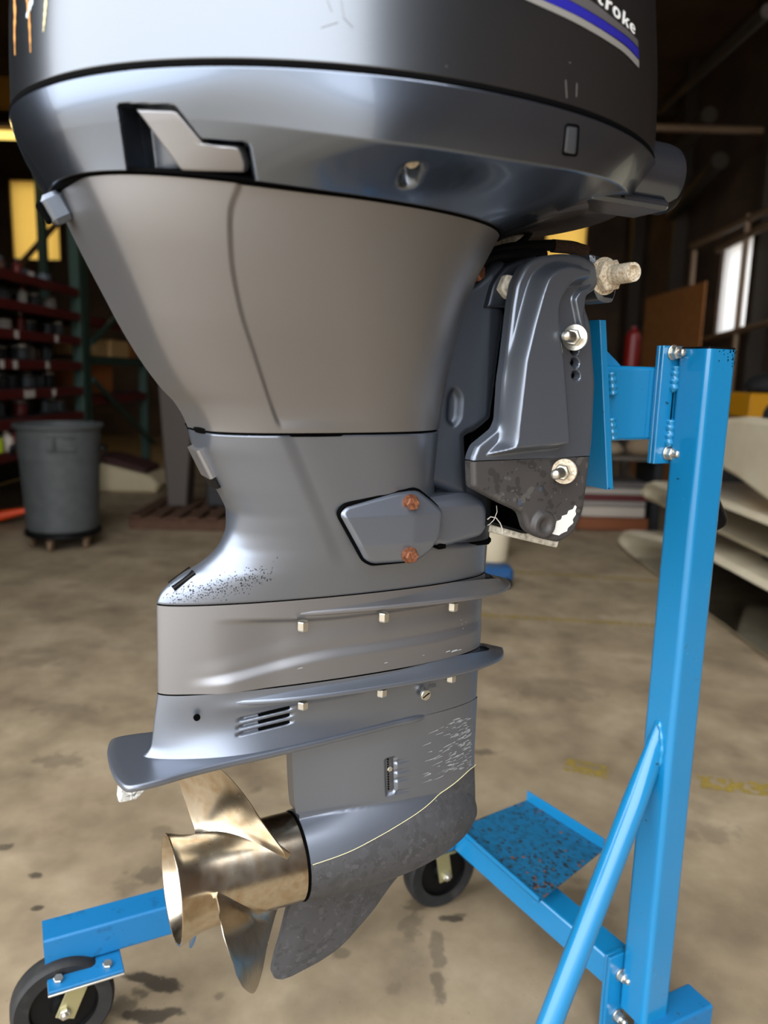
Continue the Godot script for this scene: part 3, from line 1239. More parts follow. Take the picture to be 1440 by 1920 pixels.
	for q in [[0.975, 0.969], [0.8605, 0.8565]]:
		var g2 := []
		for z in [[q[0], 0.01], [q[0], 0.0018], [q[1], 0.0018], [q[1], 0.01]]:
			g2.append(mirror_ring(tab_row(EX, clampf(z[0], 0.858, 0.9705), ths, z[1])))
			for k in g2[-1].size():
				g2[-1][k].y = z[0]
		mb.grid(g2, true)
	part("joint_line", mb, M.gap, t)
	# spray ledges: plan outlines, half
	spray(t, ex, "spray_ledge", 0.951, [[0.05, 0.018], [0.11, 0.038], [0.18, 0.051], [0.28, 0.062], [0.38, 0.065], [0.44, 0.052], [0.472, 0.030], [0.485, 0.0]], M.satin)
	spray(t, ex, "splash_plate", 0.842, [[-0.02, 0.004], [0.05, 0.030], [0.13, 0.051], [0.22, 0.060], [0.34, 0.062], [0.42, 0.050], [0.465, 0.030], [0.486, 0.0]], M.cast)
	# bolts under both ledges
	for q in [[568, 1150, 0.058, "zinc"], [720, 1134, 0.064, "zinc"], [850, 1116, 0.058, "zinc"]]:
		mb = Mb.new()
		var p := uz(q[0], q[1], q[2] - 0.006)
		bolt(mb, Vector3(p.x, 0.945, q[2] - 0.006), Vector3.DOWN, 0.0072, 0.012)
		part("bolt", mb, M.zinc, ex)
	# paint worn to a fine speckle low at the rear, and pale scuffs on the extension
	var sr := RandomNumberGenerator.new()
	sr.seed = 8
	mb = Mb.new()
	for k in 420:
		var a := sr.randf()
		var p := tab_hit(HS, lerpf(318, 500, a) + sr.randfn(0, 10), lerpf(1116, 1072, a * a) + sr.randfn(0, 11), 0.0004)
		if p.y < 0.975:
			continue
		var e := sr.randf_range(0.0003, 0.0008)
		mb.quad(p + Vector3(-e, -e, 0), p + Vector3(e, -e * 0.6, 0), p + Vector3(e * 0.7, e, 0), p + Vector3(-e, e * 0.8, 0), Vector3(-0.2, 0.3, 1))
	part("worn_speckle", mb, M.bracket_dark, hs).set_meta("kind", "stuff")
	mb = Mb.new()
	for q in [[848, 1218, 0.006], [836, 1219, 0.004], [858, 1216, 0.003], [860, 1160, 0.0012], [862, 1168, 0.0012], [864, 1176, 0.0012], [870, 1164, 0.001], [720, 1240, 0.003], [560, 1250, 0.004], [790, 1226, 0.002]]:
		var p := tab_hit(EX, q[0], q[1], 0.006)
		var e: float = q[2]
		mb.quad(p + Vector3(-e, -e * 0.25, 0), p + Vector3(e, 0.0, 0), p + Vector3(e * 0.7, e * 0.3, 0), p + Vector3(-e * 0.6, e * 0.2, 0), Vector3(0, 0, 1))
	part("scuffs", mb, M.scrape, ex).set_meta("kind", "stuff")
	# mount cover
	var mc := rounded([[644, 966, 10], [656, 952, 6], [752, 925, 10], [792, 922, 8], [814, 940, 10], [833, 958, 8], [829, 1002, 8], [812, 1034, 8], [788, 1054, 6], [706, 1062, 8], [692, 1054, 6]], 6.0)
	var zc := 0.100
	var wp := PackedVector2Array()
	for q in mc:
		var p := uz(q.x, q.y, zc)
		wp.append(Vector2(p.x, p.y))
	var yu := uz(740, 968, zc).y
	var yd := uz(740, 1022, zc).y
	mb = Mb.new()
	panel(mb, wp, func(x: float, y: float, d: float) -> float:
		var h := 0.0
		h -= 0.30 * maxf(0.0, y - yu) + 0.20 * maxf(0.0, yd - y)
		h -= 0.09 * maxf(0.0, 0.27 - x)
		return h - 0.004 * pow(1.0 - minf(d / 0.005, 1.0), 2.0)
		, -0.035, func(a: float, c: float, h: float) -> Vector3: return Vector3(a, c, zc + h), 60, 60, Vector3(0, 0, 1))
	var mcp := part("mount_cover", mb, M.cast, t)
	mb = Mb.new()
	var lp := []
	for q in wp:
		lp.append(Vector3(q.x, q.y, zc - 0.016))
	lp.append(lp[0])
	mb.tube(lp, 0.0035, 8, false)
	part("cover_gap", mb, M.gap, mcp)
	for q in [[769, 942, -0.006], [767, 1040, -0.004]]:
		mb = Mb.new()
		var p := uz(q[0], q[1], zc + q[2])
		bolt(mb, p, Vector3(-0.12, 0.0, 1.0), 0.0085, 0.010, 0.0, 0.0, 0.0105)
		part("bolt", mb, M.rust, mcp)
	# lower mount arm, ahead of the cover
	mb = Mb.new()
	var am := PackedVector2Array()
	for q in rounded([[806, 938, 6], [820, 934, 6], [886, 926, 8], [908, 938, 8], [916, 958, 8], [914, 994, 8], [904, 1006, 6], [836, 1026, 6], [812, 1022, 6]], 6.0):
		var p := uz(q.x, q.y, 0.085)
		am.append(Vector2(p.x, p.y))
	var ya := uz(860, 950, 0.085).y
	panel(mb, am, func(_x: float, y: float, d: float) -> float: return -0.5 * maxf(0.0, y - ya) - 0.006 * pow(1.0 - minf(d / 0.008, 1.0), 2.0), -0.14, func(a: float, c: float, h: float) -> Vector3: return Vector3(a, c, 0.085 + h), 40, 40, Vector3(0, 0, 1))
	part("mount_arm", mb, M.cast, t)
	mb = Mb.new()
	var gp := uz(836, 985, 0.088)
	mb.bar(gp + Vector3(0.0, -0.032, -0.03), gp + Vector3(-0.006, 0.026, -0.03), 0.012, 0.05, Vector3(0, 0, 1), 0.003)
	part("mount_gap", mb, M.gap, t)
	mb = Mb.new()
	mb.box(xfm(Vector3(0.378, 1.026, 0.0)), Vector3(0.09, 0.012, 0.10), 0.004)
	part("mount_shim", mb, M.gap, t)

# half width of a tabled section at (x, y)
func tab_z(T: Dictionary, x: float, y: float) -> float:
	var m := lerp_tab(T.m, y)
	var s := (m - x) / (m - lerp_tab(T.xr, y)) if x < m else (x - m) / (lerp_tab(T.xf, y) - m)
	var e := lerp_tab(T.a, y) if x < m else lerp_tab(T.b, y)
	return lerp_tab(T.w, y) * pow(maxf(0.0, 1.0 - pow(clampf(s, 0.0, 1.0), e)), 1.0 / e)

func tab_hit(T: Dictionary, px: float, py: float, off: float) -> Vector3:
	var z := 0.05
	for i in 12:
		var p := uz(px, py, z)
		z = lerpf(z, tab_z(T, p.x, p.y), 0.7)
	var p := uz(px, py, z)
	p.z += off
	return p

func spray(t: Node3D, _ex: Node3D, called: String, y: float, outline: Array, m: Material) -> void:
	var rows := []
	for q in [[0.019, -0.022], [0.012, -0.015], [0.007, -0.008], [0.004, -0.002], [0.0025, 0.0], [-0.0015, 0.0], [-0.003, -0.002], [-0.003, -0.014], [-0.003, -0.03]]:
		var half := PackedVector3Array()
		for k in 60:
			var f := k / 59.0
			var p := cat(outline, f)
			var fade := sstep(0.0, 0.35, f)
			var z := maxf(p.y + q[1] * (0.35 + 0.65 * fade), 0.0)
			var x: float = p.x + (q[1] if f > 0.75 else 0.0) * sstep(0.75, 1.0, f)
			half.append(Vector3(x, y + (q[0] if q[0] < 0.003 else lerpf(q[0], 0.0026 + q[0] * 0.12, sstep(0.55, 0.95, f))), z))
		half[59].z = 0.0
		var ring := half.duplicate()
		for k in range(58, -1, -1):
			ring.append(Vector3(half[k].x, half[k].y, -half[k].z))
		rows.append(ring)
	var mb := Mb.new()
	mb.grid(rows, true)
	part(called, mb, m, t)


# ---------------------------------------------------------------- gearcase
const GR := [[0.858, -0.026], [0.83, -0.030], [0.80, -0.034], [0.782, -0.037], [0.776, -0.04]]
const SR := [[0.776, 0.143], [0.70, 0.146], [0.66, 0.150], [0.655, 0.155], [0.531, 0.155], [0.526, 0.152], [0.512, 0.143], [0.47, 0.132], [0.435, 0.122], [0.417, 0.119], [0.409, 0.122], [0.404, 0.129]]
const SF := [[0.776, 0.440], [0.70, 0.440], [0.655, 0.442], [0.61, 0.4455], [0.585, 0.446], [0.568, 0.444], [0.558, 0.437], [0.552, 0.420], [0.545, 0.392], [0.525, 0.333], [0.50, 0.303], [0.469, 0.276], [0.45, 0.255], [0.424, 0.222], [0.412, 0.192], [0.404, 0.150]]

func torp_r(x: float) -> float:
	if x < 0.25:
		return 0.0605 + 0.004 * sin(PI * 0.5 * clampf((x - 0.155) / 0.095, 0.0, 1.0))
	return 0.0645 * pow(maxf(0.0, 1.0 - pow(clampf((x - 0.25) / 0.197, 0.0, 1.0), 2.5)), 0.5)

func blade_prof(u: float, w: float) -> float:
	# rounded leading edge at u = 1, thin trailing edge at u = 0
	return w * (sstep(-0.25, 0.55, u) * 0.85 + 0.15) * pow(maxf(0.0, 1.0 - pow(clampf((u - 0.45) / 0.55, 0.0, 1.0), 2.6)), 0.5)

func gear_w(x: float, y: float) -> float:
	if y > 0.776:
		return 0.0
	var xr := lerp_tab(SR, y)
	var xf := lerp_tab(SF, y)
	var u := clampf((x - xr) / (xf - xr), 0.0, 1.0)
	var ws: float
	if y > 0.56:
		var top := sstep(0.74, 0.776, y)
		ws = blade_prof(u, 0.030 + 0.004 * top)
	else:
		ws = lerpf(0.0105, 0.0055, clampf((0.54 - y) / 0.13, 0.0, 1.0)) * sstep(-0.12, 0.25, u) * (0.25 + 0.75 * pow(maxf(0.0, 1.0 - pow(u, 6.0)), 0.5))
	var r := torp_r(x)
	var dy := absf(y - 0.588 - 0.004 * sstep(0.25, 0.45, x))
	var wt := sqrt(maxf(0.0, r * r - dy * dy))
	return smax(ws, wt, 0.022 if y > 0.588 else 0.016)

var paint_tab := []

func paint_y(x: float) -> float:
	return lerp_tab(paint_tab, x)

func motor_gearcase(t: Node3D) -> void:
	paint_tab = []
	for q in [[562, 1630], [600, 1617], [650, 1599], [700, 1574], [750, 1545], [800, 1511], [845, 1474], [880, 1443]]:
		var h := gear_hit(q[0], q[1], 0.0)
		paint_tab.append([h.x, h.y])
	var root := Mb.new()
	# upper block, from the joint down to the ventilation plate
	var ths := thetas(150, [])
	var rows := []
	var louv := []
	for k in 3:
		louv.append(rounded([[449, 1347 + k * 13.5], [545, 1324 + k * 13.5], [546, 1330 + k * 13.5], [450, 1353 + k * 13.5]], 3.0))
	for i in 71:
		var y := lerpf(0.8575, 0.7765, i / 70.0)
		var half := PackedVector3Array()
		var xr := lerp_tab(GR, y) - 0.012 * pow(clampf((0.795 - y) / 0.019, 0.0, 1.0), 2.5)
		for th in ths:
			var q := sec(th, xr, 0.4405, 0.25, lerpf(0.036, 0.047, sstep(0.79, 0.858, y)), 1.9, 2.2)
			# fillet out into the plate, only where the plate is
			var f := pow(clampf((0.842 - y) / 0.066, 0.0, 1.0), 2.3)
			var wp := plate_w(q.x) - 0.004
			var z := q.y
			if wp > z:
				z = lerpf(z, wp, f * sstep(-0.06, 0.10, q.x) * sstep(0.0, 0.012, q.y))
			# belt along the joint
			z += 0.004 * sstep(0.02, 0.1, q.x) * (1.0 - sstep(0.2, 0.3, q.x)) * exp(-pow((y - 0.838) / 0.008, 2.0)) * sstep(0.0, 0.02, q.y)
			var p := Vector3(q.x, y, z)
			if q.x > 0.03 and q.x < 0.17 and y < 0.85:
				for k in 3:
					var s := inside(louv[k], pj(p))
					if s > -2.0:
						p.z -= 0.004 * sstep(-1.4, 1.6, s)
			half.append(p)
		half[0].z = 0.0
		half[half.size() - 1].z = 0.0
		rows.append(mirror_ring(half))
	root.grid(rows, true)
	var gc := part("gearcase", root, M.cast, t)
	for k in 3:
		var lb := Mb.new()
		panel(lb, rounded([[484, 1339.5 + k * 13.5], [544, 1325 + k * 13.5], [545, 1330 + k * 13.5], [485, 1345 + k * 13.5]], 2.0), func(_a: float, _b: float, d: float) -> float: return 0.0004 * minf(d, 1.0) - 0.0015, -0.001, func(a: float, b: float, h: float) -> Vector3: return block_hit(a, b, h), 5, 24, Vector3(0, 0, 1))
		part("louvre_slot", lb, M.gap, gc)
	# ventilation plate
	var plan := []
	for q in [0.372, 0.33, 0.28, 0.22, 0.16, 0.10, 0.05, 0.0, -0.03, -0.05, -0.064, -0.074]:
		plan.append([q, plate_w(q)])
	plan.append_array([[-0.080, 0.050], [-0.084, 0.03], [-0.0855, 0.0]])
	rows = []
	for q in [[0.7795, -1.0], [0.7795, -0.012], [0.7795, -0.003], [0.778, -0.0005], [0.775, 0.0], [0.7715, -0.0005], [0.770, -0.003], [0.770, -0.02], [0.770, -1.0]]:
		var half := PackedVector3Array()
		for k in 70:
			var p := cat(plan, k / 69.0)
			half.append(Vector3(p.x + (-q[1] * sstep(0.6, 1.0, k / 69.0)), q[0], maxf(p.y + q[1], 0.0)) if q[1] > -0.5 else Vector3(p.x + 0.012 * sstep(0.6, 1.0, k / 69.0), q[0], 0.0))
		half[69].z = 0.0
		half[0].z = 0.0
		rows.append(mirror_ring(half))
	var pb := Mb.new()
	pb.grid(rows, true)
	part("ventilation_plate", pb, M.cast, gc)
	# strut and torpedo, painted part and bare part
	var inlet := rounded([[722, 1408], [741, 1401], [743, 1486], [725, 1492]], 4.0)
	for s in 2:
		rows = []
		var nv := 84 if s == 0 else 96
		var nu := 150
		for i in nv + 1:
			var v := float(i) / nv
			var half := PackedVector3Array()
			for j in nu + 1:
				var u := 0.5 - 0.5 * cos(PI * j / nu)
				u = lerpf(u, float(j) / nu, 0.55)
				var y := 0.6
				var x := 0.2
				for k in 4:
					if s == 0:
						y = lerpf(0.776, paint_y(x) + 0.0004, v)
					else:
						y = lerpf(paint_y(x), 0.4045, v)
					x = lerpf(lerp_tab(SR, y), lerp_tab(SF, y), u)
				var z := gear_w(x, y)
				if s == 0:
					if x > 0.24 and x < 0.36 and y < 0.72:
						var q := inside(inlet, pj(Vector3(x, y, z)))
						if q > -2.0:
							z -= 0.004 * sstep(-1.5, 1.5, q)
						# flow grooves ahead of the inlet
						var g := pj(Vector3(x, y, z))
						for c in 6:
							var gy: float = [1398, 1413, 1429, 1447, 1463, 1486][c] - (g.x - 743.0) * 0.18
							if g.x > 742 and g.x < 778:
								z -= 0.003 * exp(-pow((g.y - gy) / 2.4, 2.0)) * (1.0 - (g.x - 742.0) / 36.0)
				half.append(Vector3(x, y, z))
			half[nu].z = 0.0
			rows.append(half)
		for side in [1.0, -1.0]:
			var rr := []
			for r in rows:
				var q := PackedVector3Array()
				for p in r:
					q.append(Vector3(p.x, p.y, p.z * side))
				rr.append(q)
			var mb := Mb.new()
			mb.grid(rr, false, Vector3(0, 0, side))
			# close the rear edge
			var e0 := PackedVector3Array()
			var e1 := PackedVector3Array()
			for r in rr:
				e0.append(r[0])
				e1.append(Vector3(r[0].x, r[0].y, 0.0))
			mb.grid([e0, e1], false, Vector3(-1, 0, 0))
			if s == 0:
				root = mb
				part("strut_side", mb, M.cast, gc)
			else:
				part("bare_nose_and_skeg", mb, M.worn, gc, "lower part of the gearcase, worn bare to dark grey")
	# pale line where the paint ends
	var mb := Mb.new()
	var pts := []
	for k in 40:
		var x := lerpf(0.157, 0.444, k / 39.0)
		pts.append(Vector3(x, paint_y(x), gear_w(x, paint_y(x)) + 0.0002))
	mb.tube(pts, 0.0005, 6, false)
	part("paint_edge", mb, M.scar_cream, gc)
	# intake strainer
	mb = Mb.new()
	panel(mb, rounded([[723, 1412], [740, 1405], [742, 1483], [726, 1489]], 3.0), func(_a: float, _b: float, d: float) -> float: return 0.0008 if d > 2.0 else 0.0, -0.003, func(a: float, b: float, h: float) -> Vector3: return gear_hit(a, b, h - 0.0042), 24, 6, Vector3(0, 0, 1))
	var st := part("intake_strainer", mb, M.worn, gc)
	mb = Mb.new()
	for k in 16:
		var p := gear_hit(728.5 + k * 0.1, 1412 + k * 4.6, -0.0025)
		mb.box(xfm(p), Vector3(0.002, 0.002, 0.002), 0.0004)
	part("strainer_slot", mb, M.gap, st)
	mb = Mb.new()
	bolt(mb, gear_hit(732, 1443, -0.003), Vector3(0, 0, 1), 0.0042, 0.0025)
	part("strainer_screw", mb, M.zinc, st)
	# level plug and its raised lettering
	mb = Mb.new()
	var pp := gear_hit(798, 1303, -0.001)
	mb.lathe(along(pp, Vector3(0.05, 0, 1)), [Vector2(0.0078, -0.002), Vector2(0.0078, 0.002), Vector2(0.007, 0.003), Vector2(0, 0.003)], 20)
	var plug := part("level_plug", mb, M.zinc, gc)
	mb = Mb.new()
	mb.box(Transform3D(Basis(Vector3(0, 0, 1), 0.5), pp + Vector3(0, 0, 0.003)), Vector3(0.012, 0.0018, 0.0008), 0.0002)
	part("plug_slot", mb, M.gap, plug)
	var tm := TextMesh.new()
	var sf := SystemFont.new()
	sf.font_names = PackedStringArray(["Droid Sans"])
	tm.font = sf
	tm.text = "OIL LEVEL"
	tm.font_size = 32
	tm.pixel_size = 0.00022
	tm.depth = 0.0016
	var tp := gear_hit(802, 1288, 0.0002)
	var tx := part("raised_lettering", tm, M.cast, gc)
	tx.transform = Transform3D(Basis(Vector3(0, 1, 0), 0.1) * Basis(Vector3(0, 0, 1), 0.0), tp)
	# small drain holes and marks on the block
	mb = Mb.new()
	var dh := uz(369, 1345, 0.03)
	mb.lathe(along(Vector3(dh.x, dh.y, 0.031), Vector3(0, 0, 1)), [Vector2(0.0042, -0.002), Vector2(0.0042, 0.0006), Vector2(0, 0.0006)], 14)
	part("drain_hole", mb, M.gap, gc)
	for q in [[568, 1311, 0.058], [716, 1288, 0.062], [846, 1260, 0.056]]:
		mb = Mb.new()
		var p := uz(q[0], q[1] - 4, q[2] - 0.008)
		bolt(mb, Vector3(p.x, 0.838, q[2] - 0.008), Vector3.DOWN, 0.0072, 0.010)
		part("bolt", mb, M.zinc, gc)
	# scrapes along the leading edge
	var r := RandomNumberGenerator.new()
	r.seed = 5
	mb = Mb.new()
	for k in 230:
		var px := 884.0 - pow(r.randf(), 1.9) * 80.0
		var py := lerpf(1345, 1470, r.randf())
		if py > 1472 - (px - 785) * 0.35 or (px < 842 and py < 1445 and r.randf() < 0.8):
			continue
		var a := gear_hit(px, py, 0.0004)
		var l := r.randf_range(0.003, 0.015) * (1.0 if px > 835 else 1.4)
		var d := Vector3(-1, -0.1 + r.randf_range(-0.12, 0.12), 0) * l
		var w := r.randf_range(0.0002, 0.0011)
		var b := Vector3(a.x, a.y, 0) + d
		b.z = gear_w(b.x, b.y) + 0.0004
		mb.quad(a + Vector3(0, w, 0), b + Vector3(0, w * 0.3, 0), b - Vector3(0, w * 0.3, 0), a - Vector3(0, w, 0), Vector3(0, 0, 1))
	var sc := part("paint_scrapes", mb, M.scrape, gc)
	sc.set_meta("kind", "stuff")
	# trim anode hung under the plate
	mb = Mb.new()
	panel(mb, px_poly([[226, 1462, 3], [222, 1508, 6], [256, 1502, 10], [276, 1482, 10], [286, 1462, 3]], 5.0, 0.034), func(_x: float, _y: float, d: float) -> float: return edge(d, 0.004), -0.012, func(a: float, c: float, h: float) -> Vector3: return Vector3(a, c, 0.034 + h), 24, 24, Vector3(0, 0, 1))
	part("trim_anode", mb, M.anode, gc)

func block_z(x: float, y: float) -> float:
	var xr := lerp_tab(GR, y)
	var s := (0.25 - x) / (0.25 - xr) if x < 0.25 else (x - 0.25) / 0.1905
	var e := 1.9 if x < 0.25 else 2.2
	var z := lerpf(0.036, 0.047, sstep(0.79, 0.858, y)) * pow(maxf(0.0, 1.0 - pow(clampf(s, 0.0, 1.0), e)), 1.0 / e)
	var f := pow(clampf((0.842 - y) / 0.066, 0.0, 1.0), 2.3)
	var wp := plate_w(x) - 0.004
	if wp > z:
		z = lerpf(z, wp, f * sstep(-0.06, 0.10, x) * sstep(0.0, 0.012, z))
	return z

func block_hit(px: float, py: float, off: float) -> Vector3:
	var z := 0.04
	for i in 10:
		var p := uz(px, py, z)
		z = block_z(p.x, p.y)
	var p := uz(px, py, z)
	p.z += off
	return p

func plate_w(x: float) -> float:
	return lerp_tab([[-0.09, 0.058], [-0.074, 0.064], [-0.06, 0.0675], [-0.04, 0.066], [0.02, 0.0575], [0.13, 0.0525], [0.22, 0.046], [0.30, 0.038], [0.36, 0.0305], [0.372, 0.0]], x)

func gear_hit(px: float, py: float, off: float) -> Vector3:
	var z := 0.03
	for i in 10:
		var p := uz(px, py, z)
		z = gear_w(p.x, p.y) if p.y < 0.776 else 0.0445
	var p := uz(px, py, z)
	p.z += off
	return p

# ---------------------------------------------------------------- propeller
func motor_propeller(t: Node3D) -> void:
	var c := Vector3(0, 0.588, 0)
	var ax := along(c, Vector3(1, 0, 0))
	ax.basis = Basis(Vector3(0, 1, 0), Vector3(1, 0, 0), Vector3(0, 0, -1))
	var mb := Mb.new()
	# outer skin with a flared rear lip, inner skin seen through the open end
	mb.lathe(ax, [Vector2(0.0655, -0.0155), Vector2(0.0675, -0.016), Vector2(0.0683, -0.0145), Vector2(0.0655, -0.006), Vector2(0.0618, 0.004), Vector2(0.0590, 0.018), Vector2(0.0578, 0.04), Vector2(0.0582, 0.09), Vector2(0.0590, 0.150), Vector2(0.0575, 0.152)], 72, 60.0)
	var pr := part("propeller", mb, M.prop, t)
	mb = Mb.new()
	mb.lathe(ax, [Vector2(0.050, 0.120), Vector2(0.052, 0.10), Vector2(0.0535, 0.05), Vector2(0.0545, 0.02), Vector2(0.0585, 0.004), Vector2(0.0625, -0.008), Vector2(0.0655, -0.0155)], 72, 60.0)
	part("exhaust_bore", mb, M.prop, pr)
	mb = Mb.new()
	mb.lathe(ax, [Vector2(0, 0.03), Vector2(0.012, 0.03), Vector2(0.013, 0.034), Vector2(0.013, 0.05), Vector2(0.034, 0.052), Vector2(0.034, 0.12), Vector2(0.052, 0.12)], 40)
	for k in 3:
		var a := TAU * k / 3.0 + 0.6
		var d := Vector3(0, cos(a), sin(a))
		mb.bar(c + Vector3(0.085, 0, 0) + d * 0.03, c + Vector3(0.085, 0, 0) + d * 0.055, 0.008, 0.06, Vector3(1, 0, 0), 0.002, false)
	part("inner_hub", mb, M.prop_dark, pr)
	mb = Mb.new()
	mb.lathe(ax, [Vector2(0.05, 0.1525), Vector2(0.0588, 0.1525), Vector2(0.0592, 0.153), Vector2(0.0592, 0.156), Vector2(0.05, 0.156)], 60)
	part("thrust_ring", mb, M.gap, pr)
	for b in 3:
		var base := TAU * b / 3.0
		var rows := []
		var back := []
		var nr := 44
		var nc := 30
		for i in nr + 1:
			var f := float(i) / nr
			var r := lerpf(0.0545, PROP_R, f)
			# trailing and leading edges as angles about the shaft, measured from the top towards the near side
			var ta := deg_to_rad(lerp_tab(PROP_T, f))
			var la := deg_to_rad(lerp_tab(PROP_L, f))
			var row := PackedVector3Array()
			var row2 := PackedVector3Array()
			for j in nc + 1:
				var g := float(j) / nc
				var a := lerpf(ta, la, g)
				var x: float = 0.028 + 0.058 * (a - deg_to_rad(-45.0)) - PROP_RAKE * f * f - PROP_RAKE1 * f
				# root fillet and blade thickness
				var th := 0.0042 * (1.0 - 0.75 * f) * pow(sin(PI * clampf(g, 0.02, 0.98)), 0.5) * sqrt(maxf(0.0, 1.0 - pow(f, 8.0)))
				var fil := 0.006 * pow(maxf(0.0, 1.0 - f / 0.16), 2.0)
				var rad := Vector3(0, cos(a + base), sin(a + base))
				var tan := Vector3(0, -sin(a + base), cos(a + base))
				var nrm := (Vector3(r, 0, 0) - tan * 0.058).normalized()
				var p := c + Vector3(x, 0, 0) + rad * r
				row.append(p + nrm * (th + fil))
				row2.append(p - nrm * (th + fil))
			rows.append(row)
			back.append(row2)
		mb = Mb.new()
		mb.grid(rows, false, (rows[10][10] - back[10][10]))
		mb.grid(back, false, (back[10][10] - rows[10][10]))
		var ea := PackedVector3Array()
		var eb := PackedVector3Array()
		for i in nr + 1:
			ea.append(rows[i][0])
			eb.append(back[i][0])
		for j in nc + 1:
			ea.append(rows[nr][j])
			eb.append(back[nr][j])
		for i in range(nr, -1, -1):
			ea.append(rows[i][nc])
			eb.append(back[i][nc])
		mb.grid([ea, eb], false, rows[nr][15] - c)
		part("blade", mb, M.prop, pr)

const PROP_R := 0.158
const PROP_RAKE := 0.024
const PROP_RAKE1 := 0.0
const PROP_T := [[0.0, -45.0], [0.3, -47.0], [0.6, -46.0], [0.85, -40.0], [1.0, -24.0]]
const PROP_L := [[0.0, 57.0], [0.2, 40.0], [0.44, 23.0], [0.7, 13.0], [0.9, 2.0], [1.0, -16.0]]

# ---------------------------------------------------------------- swivel and clamp brackets
func px_poly(pts: Array, r: float, z: float) -> PackedVector2Array:
	var o := PackedVector2Array()
	for q in rounded(pts, r):
		var p := uz(q.x, q.y, z)
		o.append(Vector2(p.x, p.y))
	return o

func edge(d: float, r: float) -> float:
	# quarter-round drop at the rim
	return -r * (1.0 - sqrt(maxf(0.0, 1.0 - pow(1.0 - minf(d / r, 1.0), 2.0))))

